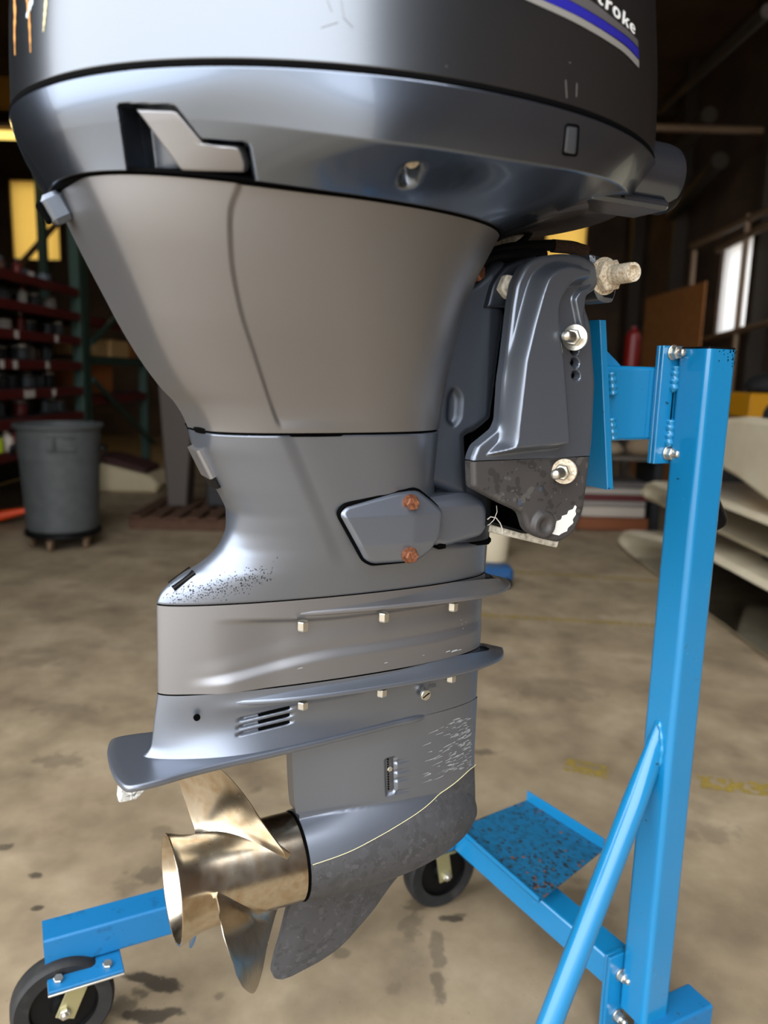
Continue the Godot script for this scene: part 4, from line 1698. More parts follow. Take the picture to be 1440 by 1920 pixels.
func motor_bracket(t: Node3D) -> void:
	# swivel bracket: the broad casting behind the clamp
	var zs := 0.075
	var sw := px_poly([[780, 540], [868, 536], [893, 528, 8], [935, 490, 16], [952, 486, 10], [948, 560, 4], [942, 572, 3], [948, 578, 3], [951, 594, 3], [939, 675, 8], [934, 716, 8], [925, 785, 3], [897, 811, 3], [880, 819, 4], [884, 926, 8], [876, 936, 6], [800, 905], [780, 900]], 8.0, zs)
	var slot := px_poly([[847, 742, 14], [860, 722, 14], [873, 742, 14], [870, 788, 14], [858, 804, 12], [844, 792, 14]], 12.0, zs)
	var mb := Mb.new()
	panel(mb, sw, func(x: float, y: float, d: float) -> float:
		var h := edge(d, 0.012)
		var s := inside(slot, Vector2(x, y))
		if s > -0.002:
			h -= 0.006 * sstep(-0.0015, 0.007, s)
		return h - 0.2 * maxf(0.0, 0.385 - x)
		, -0.14, func(a: float, c: float, h: float) -> Vector3: return Vector3(a, c, zs + h), 150, 70, Vector3(0, 0, 1))
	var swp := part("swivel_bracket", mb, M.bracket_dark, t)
	# shoulder over the upper edge, steering tube below
	mb = Mb.new()
	panel(mb, px_poly([[914, 576, 2], [925, 530, 12], [950, 497, 14], [1010, 478], [1010, 520], [975, 520], [962, 545], [958, 577]], 5.0, 0.083), func(_x: float, _y: float, d: float) -> float: return edge(d, 0.004), -0.03, func(a: float, c: float, h: float) -> Vector3: return Vector3(a, c, 0.083 + h), 50, 30, Vector3(0, 0, 1))
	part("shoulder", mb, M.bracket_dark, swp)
	mb = Mb.new()
	var sx := uz(838, 900, 0.0).x
	mb.lathe(xfm(Vector3(sx + 0.006, 1.03, 0.01)), [Vector2(0.052, 0.0), Vector2(0.052, 0.07), Vector2(0.046, 0.11)], 40)
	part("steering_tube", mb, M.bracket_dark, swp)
	mb = Mb.new()
	panel(mb, px_poly([[940, 541, 3], [951, 514, 4], [967, 517, 4], [966, 535, 4], [957, 561, 3], [951, 556, 3]], 3.0, 0.094), func(_x: float, _y: float, d: float) -> float: return edge(d, 0.003), -0.012, func(a: float, c: float, h: float) -> Vector3: return Vector3(a, c, 0.094 + h), 26, 16, Vector3(0, 0, 1))
	part("stop_block", mb, M.pale, swp)
	# dark gap wall between swivel and clamp
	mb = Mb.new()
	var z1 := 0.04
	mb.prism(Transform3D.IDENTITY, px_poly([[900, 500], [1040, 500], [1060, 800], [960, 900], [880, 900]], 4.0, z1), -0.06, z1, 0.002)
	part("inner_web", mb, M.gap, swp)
	mb = Mb.new()
	for q in [[936, 722, 0.007], [938, 744, 0.006]]:
		bolt(mb, uz(q[0], q[1], 0.06), Vector3(-0.3, 0, 1), q[2], 0.008)
	part("bolt", mb, M.zinc, swp)
	# rusty cap bolt beside the side cover
	mb = Mb.new()
	bolt(mb, uz(884, 511, 0.07), Vector3(0.5, 0.1, 0.9), 0.012, 0.014)
	part("cap_bolt", mb, M.rust, swp)

	# clamp brackets, near and far
	var zc := 0.118
	var outline := [[963, 572, 8], [970, 530, 10], [986, 497, 14], [1010, 480, 12], [1060, 474, 14], [1095, 479, 8], [1119, 493, 8], [1124, 530, 8], [1117, 545, 6], [1102, 553, 8], [1098, 575, 12], [1106, 596, 8], [1110, 610], [1118, 720, 10], [1112, 830, 10], [1101, 920, 10], [1095, 960, 10], [1078, 1000, 10], [1050, 1018, 6], [1012, 1010, 12], [992, 996, 8], [982, 962, 10], [944, 945, 10], [888, 915, 6], [886, 860, 8], [896, 836, 5], [933, 806, 5], [940, 790, 6], [946, 709, 8], [951, 675, 8]]
	var poly := px_poly(outline, 6.0, zc)
	var boss := px_poly([[1000, 545, 12], [1012, 512, 16], [1035, 493, 16], [1062, 487, 8], [1108, 498, 6], [1108, 530, 6], [1068, 538, 16], [1050, 575, 14], [1052, 625, 16], [1060, 680, 10], [1066, 760, 10], [1071, 830, 8], [1062, 842, 4], [924, 857, 3], [950, 830, 8], [958, 760, 10], [968, 672, 10], [985, 600, 10]], 8.0, zc + 0.016)
	var hook := px_poly([[1070, 560, 6], [1082, 542, 8], [1112, 532, 6], [1096, 556, 8], [1092, 600, 8], [1104, 640, 10], [1088, 640, 6], [1078, 600, 8]], 6.0, zc)
	var holes := []
	for q in [[1077, 656], [1078, 680], [1080, 704]]:
		holes.append(uz(q[0], q[1], zc))
	var eye := uz(1018, 984, zc)
	var yw := uz(1000, 862, zc).y
	var hfun := func(x: float, y: float, d: float) -> float:
		var h := edge(d, 0.006)
		var s := inside(boss, Vector2(x, y))
		if s > -0.002:
			h += 0.026 * sstep(-0.001, 0.010, s)
		var k := inside(hook, Vector2(x, y))
		if k > -0.002:
			h += 0.006 * sstep(-0.001, 0.004, k)
		for q in holes:
			var r := Vector2(x - q.x, y - q.y).length()
			if r < 0.009:
				h -= 0.012 * (1.0 - sstep(0.0045, 0.0068, r))
		var r := Vector2(x - eye.x, y - eye.y).length()
		if r < 0.03:
			h += 0.006 * (1.0 - sstep(0.016, 0.020, r)) - 0.004 * (1.0 - sstep(0.004, 0.012, r))
		return h
	# split where the paint has worn away
	for s in 2:
		var cut := PackedVector2Array([Vector2(0, yw), Vector2(2, yw + 0.006), Vector2(2, 3.0), Vector2(0, 3.0)]) if s == 0 else PackedVector2Array([Vector2(0, yw), Vector2(2, yw + 0.006), Vector2(2, 0.0), Vector2(0, 0.0)])
		var pieces := Geometry2D.intersect_polygons(poly, cut)
		mb = Mb.new()
		for pc in pieces:
			if pc.size() < 3:
				continue
			var d0 := poly
			panel(mb, pc, func(x: float, y: float, _d: float) -> float: return hfun.call(x, y, maxf(inside(d0, Vector2(x, y)), 0.0)), -0.012, func(a: float, c: float, h: float) -> Vector3: return Vector3(a, c, zc + h), 150 if s == 0 else 70, 90, Vector3(0, 0, 1))
		var o := part("clamp_bracket" if s == 0 else "worn_bracket_foot", mb, M.bracket if s == 0 else M.worn_foot, t)
		if s == 1:
			var wm := Mb.new()
			panel(wm, px_poly([[1034, 1001], [1038, 994], [1035, 988], [1041, 985], [1044, 976], [1052, 974], [1054, 966], [1063, 965], [1066, 957], [1074, 955], [1078, 947], [1081, 950], [1078, 958], [1080, 964], [1073, 974], [1075, 980], [1064, 990], [1063, 996], [1052, 1000], [1048, 1004]], 1.0, zc), func(x: float, y: float, _d: float) -> float: return hfun.call(x, y, maxf(inside(poly, Vector2(x, y)), 0.0)) + 0.0006, -0.001, func(a: float, c: float, h: float) -> Vector3: return Vector3(a, c, zc + h), 24, 24, Vector3(0, 0, 1))
			part("bare_patch", wm, M.white_wear, o)
		else:
			for k in 3:
				var hm := Mb.new()
				hm.lathe(along(Vector3(holes[k].x, holes[k].y, zc - 0.009), Vector3(0, 0, 1)), [Vector2(0.0045, 0.0), Vector2(0.0045, 0.0006), Vector2(0, 0.0006)], 16)
				part("bolt_hole", hm, M.gap, o)
	mb = Mb.new()
	mb.prism(Transform3D(Basis.IDENTITY, Vector3(0, 0, 0)), poly, -0.125, -0.08, 0.004)
	part("far_clamp_bracket", mb, M.bracket, t)
	# tilt tube and its nut
	mb = Mb.new()
	var tt := uz(1132, 518, 0.105)
	tt.z = 0.0
	mb.lathe(along(Vector3(tt.x, tt.y, -0.13), Vector3(0, 0, 1)), [Vector2(0.012, 0), Vector2(0.012, 0.26)], 24)
	var prof := [Vector2(0.0125, 0.255)]
	for k in 16:
		prof.append(Vector2(0.0125 if k % 2 == 0 else 0.0113, 0.258 + k * 0.0018))
	prof.append_array([Vector2(0.0118, 0.289), Vector2(0.0085, 0.289), Vector2(0.0085, 0.282), Vector2(0, 0.282)])
	mb.lathe(along(Vector3(tt.x, tt.y, -0.13), Vector3(0, 0, 1)), prof, 24, 80.0)
	var tb := part("tilt_tube", mb, M.crusty, t)
	mb = Mb.new()
	bolt(mb, Vector3(tt.x, tt.y, 0.105), Vector3(0, 0, 1), 0.021, 0.014, 0.0, 0.0, 0.024)
	part("nut", mb, M.crusty, tb)
	mb = Mb.new()
	mb.prism(Transform3D.IDENTITY, px_poly([[1090, 478, 6], [1120, 488, 10], [1140, 505, 8], [1140, 545, 8], [1133, 570, 8], [1108, 566, 8], [1098, 545]], 6.0, 0.08), 0.05, 0.1, 0.005)
	part("tube_lug", mb, M.bracket, tb)
	# transom bolts
	for q in [[1066, 635, 0.020, "zinc"], [1046, 886, 0.017, "crusty"]]:
		mb = Mb.new()
		var p := uz(q[0] + 12, q[1] - 2, zc + 0.012)
		var tx := Transform3D(Basis.IDENTITY, p)
		var dir := Vector3(-0.82, 0.0, 0.57)
		mb.lathe(along(p, dir), [Vector2(0, -0.004), Vector2(0.0160, -0.004), Vector2(0.0165, -0.002), Vector2(0.0165, 0.001), Vector2(0.0160, 0.002), Vector2(0, 0.002)], 32)
		var wsh := part("washer", mb, M.zinc if q[3] == "zinc" else M.crusty, t)
		mb = Mb.new()
		bolt(mb, p + dir * 0.002, dir, 0.0108, 0.011, 0.030, 0.0068)
		part("nut_and_stud", mb, M.zinc, wsh)
	# sacrificial anode strip under the feet, dark tilt unit above it
	mb = Mb.new()
	var a0 := uz(918, 990, 0.05)
	var a1 := uz(1046, 1020, 0.05)
	mb.bar(Vector3(a0.x, a0.y, -0.02), Vector3(a1.x, a1.y, -0.02), 0.14, 0.012, Vector3(0.2, 1, 0), 0.003)
	part("anode_bar", mb, M.pale, t)
	mb = Mb.new()
	mb.prism(Transform3D.IDENTITY, px_poly([[890, 910], [1000, 930], [1000, 1000], [985, 1002], [925, 985], [890, 960]], 6.0, 0.06), -0.08, 0.06, 0.004)
	part("tilt_unit", mb, M.black, t)
	# ground wire
	mb = Mb.new()
	var pts := []
	for q in [[914, 974], [920, 969], [930, 971], [938, 981], [942, 992], [942, 1000]]:
		pts.append(uz(q[0], q[1], 0.085))
	mb.tube(pts, 0.0008, 8)
	part("ground_wire", mb, M.clear_wire, t)
	mb = Mb.new()
	pts = []
	for q in [[931, 948], [932, 960], [926, 975], [918, 983], [914, 985]]:
		pts.append(uz(q[0], q[1], 0.085))
	mb.tube(pts, 0.0005, 6)
	part("loose_strand", mb, M.clear_wire, t)
	# hoses from under the cowling
	for h in [[[[880, 500], [905, 482], [945, 468], [990, 462], [1040, 460], [1080, 464], [1100, 476]], 0.0075, "black", 0.03], [[[860, 520], [890, 492], [930, 474], [965, 462], [985, 448], [998, 428], [1004, 410]], 0.005, "black", 0.02], [[[870, 540], [900, 500], [930, 484], [980, 480], [1020, 478]], 0.008, "black", 0.05], [[[905, 470], [935, 455], [965, 440], [990, 425]], 0.011, "pale", -0.04]]:
		mb = Mb.new()
		pts = []
		for k in 25:
			var q := cat(h[0], k / 24.0)
			pts.append(uz(q.x, q.y, h[3]))
		mb.tube(pts, h[1], 12)
		part("hose", mb, M[h[2]], t)
	mb = Mb.new()
	var w0 := uz(1036, 461, 0.03)
	var w1 := uz(1098, 472, 0.03)
	mb.tube([w0, w0.lerp(w1, 0.5) + Vector3(0, 0.002, 0), w1], 0.009, 12)
	part("rusty_hose_end", mb, M.dirt_hose, t)


# ================================================================ stand
func build_stand() -> void:
	var t := thing("engine_stand", "blue painted steel engine stand on casters with an upright post, carrying the outboard motor", "engine stand")
	var px := 0.862
	var mb := Mb.new()
	mb.bar(Vector3(px, 0.06, 0), Vector3(px, 1.302, 0), 0.066, 0.066, Vector3(1, 0, 0), 0.011)
	var post := part("post", mb, M.blue, t)
	mb = Mb.new()
	mb.box(xfm(Vector3(px, 1.3035, 0)), Vector3(0.06, 0.004, 0.06), 0.001)
	part("dark_top", mb, M.black, post)
	# slit left open between the two weld beads, and paint chipped off round the top
	mb = Mb.new()
	mb.box(xfm(Vector3(0.828, 1.2095, -0.0318)), Vector3(0.002, 0.046, 0.0016), 0.0004)
	part("slit", mb, M.gap, post)
	mb = Mb.new()
	var cr := RandomNumberGenerator.new()
	cr.seed = 2
	for k in 26:
		var cx := 0.846 + 0.044 * pow(cr.randf(), 0.6)
		var dy := pow(cr.randf(), 2.0) * 0.03
		var cw := cr.randf_range(0.001, 0.005) * (1.0 if dy < 0.008 else 0.5)
		var chh := cr.randf_range(0.001, 0.004)
		mb.box(Transform3D(Basis(Vector3(0, 0, 1), cr.randf() * 3.0), Vector3(cx, 1.3005 - dy, 0.0329)), Vector3(cw, chh, 0.0006), 0.0002)
	var chp := part("paint_chips", mb, M.gap, post)
	chp.set_meta("kind", "stuff")
	# bolted flanges at the arm and at the base, each a pair of plates
	for f in [[1.307, 1.112, 0], [0.168, 0.004, 1]]:
		for k in 2:
			mb = Mb.new()
			mb.box(xfm(Vector3(0.822, (f[0] + f[1]) * 0.5, -0.0375 - 0.0085 * k)), Vector3(0.044, f[0] - f[1], 0.0075), 0.0012)
			part("flange_plate", mb, M.blue, t)
		for y in ([1.296, 1.130] if f[2] == 0 else [0.124, 0.034]):
			mb = Mb.new()
			bolt(mb, Vector3(0.821 if f[2] == 0 and y > 1.2 else 0.830, y, -0.0335), Vector3(0, 0, 1), 0.0108, 0.011, 0.011, 0.0066, 0.0125)
			bolt(mb, Vector3(0.821, y, -0.0505), Vector3(0, 0, -1), 0.0095, 0.008)
			part("bolt", mb, M.zinc, t)
	# weld beads down the flange edge
	for w in [[1.276, 1.232], [1.187, 1.140]]:
		mb = Mb.new()
		var pts := []
		var rad := []
		for k in 19:
			var f := k / 18.0
			pts.append(Vector3(0.829 + 0.0012 * sin(k * 2.1), lerpf(w[0], w[1], f), -0.0325))
			rad.append((0.0078 + 0.0012 * sin(k * 1.3 + 1.0) + 0.0008 * sin(k * 3.1)) * (0.4 if k == 0 or k == 18 else 1.0))
		mb.tube(pts, rad, 10)
		part("weld_bead", mb, M.weld, t)
	# arm with its leaning transom plate and gusset
	var zc := -0.078
	var a0 := uz(1132, 600, 0.045)
	var b0 := uz(1146, 918, 0.045)
	var y1 := uz(1200, 687, -0.05).y
	var y0 := uz(1200, 826, -0.05).y
	mb = Mb.new()
	mb.bar(Vector3((a0.x + b0.x) * 0.5 - 0.004, (y0 + y1) * 0.5, zc), Vector3(0.835, (y0 + y1) * 0.5, zc), 0.055, y1 - y0, Vector3.UP, 0.007)
	part("arm", mb, M.blue, t)
	var ze := 0.045
	var a := uz(1132, 600, ze)
	var b := uz(1146, 918, ze)
	mb = Mb.new()
	mb.prism(Transform3D(Basis.IDENTITY, Vector3.ZERO), PackedVector2Array([Vector2(a.x - 0.007, a.y), Vector2(b.x - 0.007, b.y), Vector2(b.x + 0.005, b.y), Vector2(a.x + 0.005, a.y)]), -0.16, ze, 0.0012)
	part("transom_plate", mb, M.blue, t)
	mb = Mb.new()
	var g0 := uz(1141, 640, -0.05)
	var g1 := uz(1186, 688, -0.05)
	mb.prism(Transform3D.IDENTITY, PackedVector2Array([Vector2(a0.x, g0.y), Vector2(g0.x, g0.y), Vector2(g1.x, g1.y), Vector2(g1.x, g1.y - 0.006), Vector2(a0.x + 0.008, g1.y - 0.006)]), -0.085, -0.073, 0.001)
	part("gusset", mb, M.blue, t)
	for w in [[696, 742], [782, 826]]:
		mb = Mb.new()
		var pts := []
		var rad := []
		for k in 17:
			var f := k / 16.0
			var p := uz(lerpf(1143, 1147, f), lerpf(w[0], w[1], f), -0.045)
			pts.append(p + Vector3(0.002, 0, 0))
			rad.append((0.0082 + 0.0013 * sin(k * 1.4)) * (0.4 if k == 0 or k == 16 else 1.0))
		mb.tube(pts, rad, 10)
		part("weld_bead", mb, M.weld, t)
	# base: bar running back to the far leg, far leg, near leg
	mb = Mb.new()
	mb.bar(Vector3(0.735, 0.195, -0.52), Vector3(0.832, 0.131, -0.052), 0.062, 0.062, Vector3.UP, 0.006)
	part("crossbar", mb, M.blue, t)
	mb = Mb.new()
	mb.bar(Vector3(-0.162, 0.192, -0.482), Vector3(0.71, 0.192, -0.485), 0.062, 0.064, Vector3.UP, 0.005, false)
	for e in [[-0.162, -1.0]]:
		# open tube end
		mb.bar(Vector3(-0.162, 0.192, -0.482), Vector3(0.1, 0.192, -0.482), 0.054, 0.056, Vector3.UP, 0.003, false)
	var leg := part("leg", mb, M.blue_dirty, t)
	mb = Mb.new()
	mb.box(xfm(Vector3(-0.1, 0.192, -0.482)), Vector3(0.004, 0.054, 0.052), 0.001)
	part("tube_inside", mb, M.gap, leg)
	# bar along the floor under the post, its front end showing
	mb = Mb.new()
	mb.bar(Vector3(0.85, 0.036, 0.023), Vector3(0.988, 0.036, 0.023), 0.062, 0.062, Vector3.UP, 0.005)
	mb.box(xfm(Vector3(0.65, 0.012, 0.03)), Vector3(0.42, 0.022, 0.05), 0.003)
	part("floor_bar", mb, M.blue_dirty, t)
	# brace from the post down to the floor bar
	mb = Mb.new()
	var q1 := uz(1240, 1402, 0.0)
	q1.x = 0.828
	var q2 := uz(1030, 1920, 0.02)
	var dir := (q1 - q2).normalized()
	var q3 := q2 - dir * ((q2.y - 0.02) / dir.y)
	var top := q1 + dir * 0.09
	var rows := []
	var s := dir.cross(Vector3(0, 0, 1)).normalized()
	var w := s.cross(dir)
	for i in 61:
		var f := i / 60.0
		var p := q3.lerp(top, f)
		var fl := lerpf(0.0215, 0.013, sstep(0.72, 0.95, f))
		var row := PackedVector3Array()
		for j in 28:
			var an := TAU * j / 28.0
			var v := p + s * cos(an) * 0.0215 + w * sin(an) * fl
			v.x = minf(v.x, 0.8296)
			row.append(v)
		rows.append(row)
	mb.grid(rows, true)
	part("brace", mb, M.blue, t)
	mb = Mb.new()
	var wp := []
	var wr := []
	for k in 21:
		var f := k / 20.0
		wp.append(Vector3(0.828, q1.y + lerpf(0.055, -0.05, f), lerpf(0.004, 0.016, sin(PI * f))))
		wr.append((0.0045 + 0.0012 * sin(k * 1.5)) * (0.4 if k == 0 or k == 20 else 1.0))
	mb.tube(wp, wr, 10)
	part("weld_bead", mb, M.weld, t)
	# tray with turned-up edges
	mb = Mb.new()
	var ty := 0.232
	var c := [uy(855, 1552, ty), uy(988, 1500, ty), uy(1132, 1592, ty), uy(1010, 1690, ty)]
	mb.quad(c[0], c[1], c[2], c[3], Vector3.UP)
	var dn := Vector3(0, -0.003, 0)
	mb.quad(c[0] + dn, c[1] + dn, c[2] + dn, c[3] + dn, Vector3.DOWN)
	mb.quad(c[2], c[3], c[3] + dn, c[2] + dn, Vector3(0, 0, 1))
	mb.quad(c[0], c[1], c[1] + dn, c[0] + dn, Vector3(0, 0, -1))
	for q in mb.v.size():
		var d: Vector3 = mb.v[q] - c[0]
		var e1: Vector3 = c[1] - c[0]
		var e2: Vector3 = c[3] - c[0]
		mb.uv[q] = Vector2(d.dot(e1) / e1.length_squared(), d.dot(e2) / e2.length_squared())
	var tray := part("tray", mb, M.tray, t)
	for e in [[c[0], c[3], 0.010], [c[1], c[2], 0.026]]:
		mb = Mb.new()
		var d: Vector3 = (e[1] - e[0]).normalized()
		mb.bar(e[0] + Vector3(0, e[2] * 0.5 - 0.001, 0), e[1] + Vector3(0, e[2] * 0.5 - 0.001, 0), 0.003, e[2], Vector3.UP, 0.001)
		part("tray_lip", mb, M.blue, tray)
	# black tapered grip behind the post
	mb = Mb.new()
	mb.lathe(along(Vector3(0.905, 1.075, -0.03), Vector3(0.42, -0.9, 0.05)), [Vector2(0, 0), Vector2(0.02, 0), Vector2(0.024, 0.008), Vector2(0.031, 0.075), Vector2(0.029, 0.083), Vector2(0, 0.083)], 32, 30.0)
	mb.tube([Vector3(0.88, 1.09, -0.03), Vector3(0.91, 1.066, -0.03)], 0.012, 12)
	part("rubber_grip", mb, M.black, t)
	# casters
	caster(t, Vector3(0.69, 0, -0.50), 0.09, 0.012)
	caster(t, Vector3(-0.105, 0, -0.455), 0.09, -0.03)
	# bolted mounting plate on the far leg's end
	mb = Mb.new()
	mb.box(Transform3D(Basis(Vector3(1, 0, 0), 0.0), Vector3(-0.096, 0.1555, -0.446)), Vector3(0.128, 0.005, 0.09), 0.001)
	part("mount_plate", mb, M.blue_dirty, t)
	mb = Mb.new()
	mb.box(xfm(Vector3(-0.096, 0.151, -0.443)), Vector3(0.13, 0.004, 0.09), 0.001)
	part("caster_plate", mb, M.zinc, t)
	for x in [-0.142, -0.058]:
		mb = Mb.new()
		bolt(mb, Vector3(x, 0.158, -0.424), Vector3(0, 1, 0.25), 0.009, 0.008, 0.0, 0.0, 0.0)
		bolt(mb, Vector3(x, 0.149, -0.424), Vector3(0, -1, 0), 0.008, 0.007, 0.01, 0.005)
		part("bolt", mb, M.zinc, t)

func caster(t: Node3D, at: Vector3, r: float, trail: float) -> void:
	var o := Node3D.new()
	var k := 0
	var nm := "caster"
	while t.has_node(nm):
		k += 1
		nm = "caster_%03d" % k
	o.name = nm
	t.add_child(o, true)
	var c := at + Vector3(trail, r, 0)
	var mb := Mb.new()
	mb.lathe(along(c - Vector3(0, 0, 0.024), Vector3(0, 0, 1)), [Vector2(0.06, 0.004), Vector2(0.084, 0.001), Vector2(r * 0.985, 0.006), Vector2(r, 0.014), Vector2(r, 0.034), Vector2(r * 0.985, 0.042), Vector2(0.084, 0.047), Vector2(0.06, 0.044), Vector2(0.057, 0.036)], 56, 40.0)
	part("tyre", mb, M.rubber, o)
	mb = Mb.new()
	mb.lathe(along(c - Vector3(0, 0, 0.024), Vector3(0, 0, 1)), [Vector2(0, 0.0), Vector2(0.02, 0.0), Vector2(0.022, 0.008), Vector2(0.057, 0.01), Vector2(0.059, 0.004), Vector2(0.062, 0.004), Vector2(0.062, 0.044), Vector2(0.058, 0.044), Vector2(0.056, 0.037), Vector2(0.024, 0.038), Vector2(0.02, 0.05), Vector2(0, 0.05)], 48)
	part("wheel_hub", mb, M.black, o)
	mb = Mb.new()
	var top := Vector3(at.x, 0.149, at.z)
	for s in [-1.0, 1.0]:
		var z: float = 0.031 * s
		var p0 := Vector3(top.x, 0.146, at.z + z)
		var p1 := Vector3(c.x, c.y - 0.012, at.z + z)
		mb.bar(p0, p1, 0.034, 0.004, Vector3(0, 0, 1), 0.001)
	mb.box(xfm(Vector3(top.x, 0.147, at.z)), Vector3(0.07, 0.006, 0.07), 0.001)
	part("fork", mb, M.zinc_yellow, o)
	mb = Mb.new()
	bolt(mb, c + Vector3(0, 0, 0.033), Vector3(0, 0, 1), 0.011, 0.008, 0.004, 0.006)
	part("axle_nut", mb, M.zinc, o)


# ================================================================ warehouse
var TB := Basis(Vector3.UP, -PSI)

func rbox(mb: Mb, r0: float, r1: float, y0: float, y1: float, d0: float, d1: float, ch := 0.004) -> void:
	mb.box(Transform3D(TB, room((r0 + r1) / 2, (y0 + y1) / 2, (d0 + d1) / 2)), Vector3(absf(r1 - r0), absf(y1 - y0), absf(d1 - d0)), ch)

func stains() -> ImageTexture:
	var S := 2048
	var im := Image.create(S, S, false, Image.FORMAT_RGBA8)
	im.fill(Color(0.1, 0.09, 0.08, 0.0))
	var f := FastNoiseLite.new()
	f.seed = 17
	f.frequency = 0.03
	var g := FastNoiseLite.new()
	g.seed = 19
	g.frequency = 0.006
	g.fractal_octaves = 4
	# broad grime
	for y in S:
		for x in S:
			var a := maxf(0.0, g.get_noise_2d(x, y) - 0.05) * 0.55
			im.set_pixel(x, y, Color(0.19, 0.16, 0.13, a))
	# spots seen in the photograph: pixel, radii in metres, strength
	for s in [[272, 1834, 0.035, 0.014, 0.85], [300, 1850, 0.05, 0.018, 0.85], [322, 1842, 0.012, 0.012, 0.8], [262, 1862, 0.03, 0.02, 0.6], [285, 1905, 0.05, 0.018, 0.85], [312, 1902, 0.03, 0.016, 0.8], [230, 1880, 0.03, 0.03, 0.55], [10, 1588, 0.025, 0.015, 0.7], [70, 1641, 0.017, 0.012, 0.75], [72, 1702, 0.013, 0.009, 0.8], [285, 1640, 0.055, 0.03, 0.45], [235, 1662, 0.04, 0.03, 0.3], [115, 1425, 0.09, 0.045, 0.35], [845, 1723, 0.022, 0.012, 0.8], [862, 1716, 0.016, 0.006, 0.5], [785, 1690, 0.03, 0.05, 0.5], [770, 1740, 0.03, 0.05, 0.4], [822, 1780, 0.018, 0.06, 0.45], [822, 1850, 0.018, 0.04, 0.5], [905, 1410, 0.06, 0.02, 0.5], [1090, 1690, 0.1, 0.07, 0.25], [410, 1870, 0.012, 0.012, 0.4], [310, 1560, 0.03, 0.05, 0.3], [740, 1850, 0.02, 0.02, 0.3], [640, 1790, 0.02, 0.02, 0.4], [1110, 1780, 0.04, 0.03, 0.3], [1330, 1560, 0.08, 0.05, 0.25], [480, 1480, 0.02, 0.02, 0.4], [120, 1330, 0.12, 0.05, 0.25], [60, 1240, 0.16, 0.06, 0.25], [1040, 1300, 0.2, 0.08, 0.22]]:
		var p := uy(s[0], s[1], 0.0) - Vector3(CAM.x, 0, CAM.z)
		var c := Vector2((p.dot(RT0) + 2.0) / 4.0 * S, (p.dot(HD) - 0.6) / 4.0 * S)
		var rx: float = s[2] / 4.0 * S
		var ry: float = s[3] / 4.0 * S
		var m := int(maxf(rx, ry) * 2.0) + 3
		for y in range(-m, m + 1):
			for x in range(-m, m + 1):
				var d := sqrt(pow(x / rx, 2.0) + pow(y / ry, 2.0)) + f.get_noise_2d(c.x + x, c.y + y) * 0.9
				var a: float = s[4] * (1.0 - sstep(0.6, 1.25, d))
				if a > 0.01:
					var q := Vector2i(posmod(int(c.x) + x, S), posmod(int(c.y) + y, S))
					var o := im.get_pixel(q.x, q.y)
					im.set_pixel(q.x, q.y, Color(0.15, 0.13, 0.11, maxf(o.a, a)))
	var r := RandomNumberGenerator.new()
	r.seed = 23
	for k in 2600:
		var dark := r.randf() < 0.45
		im.set_pixel(r.randi() % S, r.randi() % S, Color(0.12, 0.1, 0.09, 0.7) if dark else Color(0.72, 0.69, 0.64, 0.7))
	# long pale scratches
	for k in 26:
		var a := Vector2(r.randf() * S, r.randf() * S)
		var an := r.randf() * TAU
		for q in int(r.randf_range(30, 160)):
			an += r.randf_range(-0.03, 0.03)
			a += Vector2(cos(an), sin(an))
			im.set_pixel(posmod(int(a.x), S), posmod(int(a.y), S), Color(0.70, 0.66, 0.60, 0.35))
	return ImageTexture.create_from_image(im)

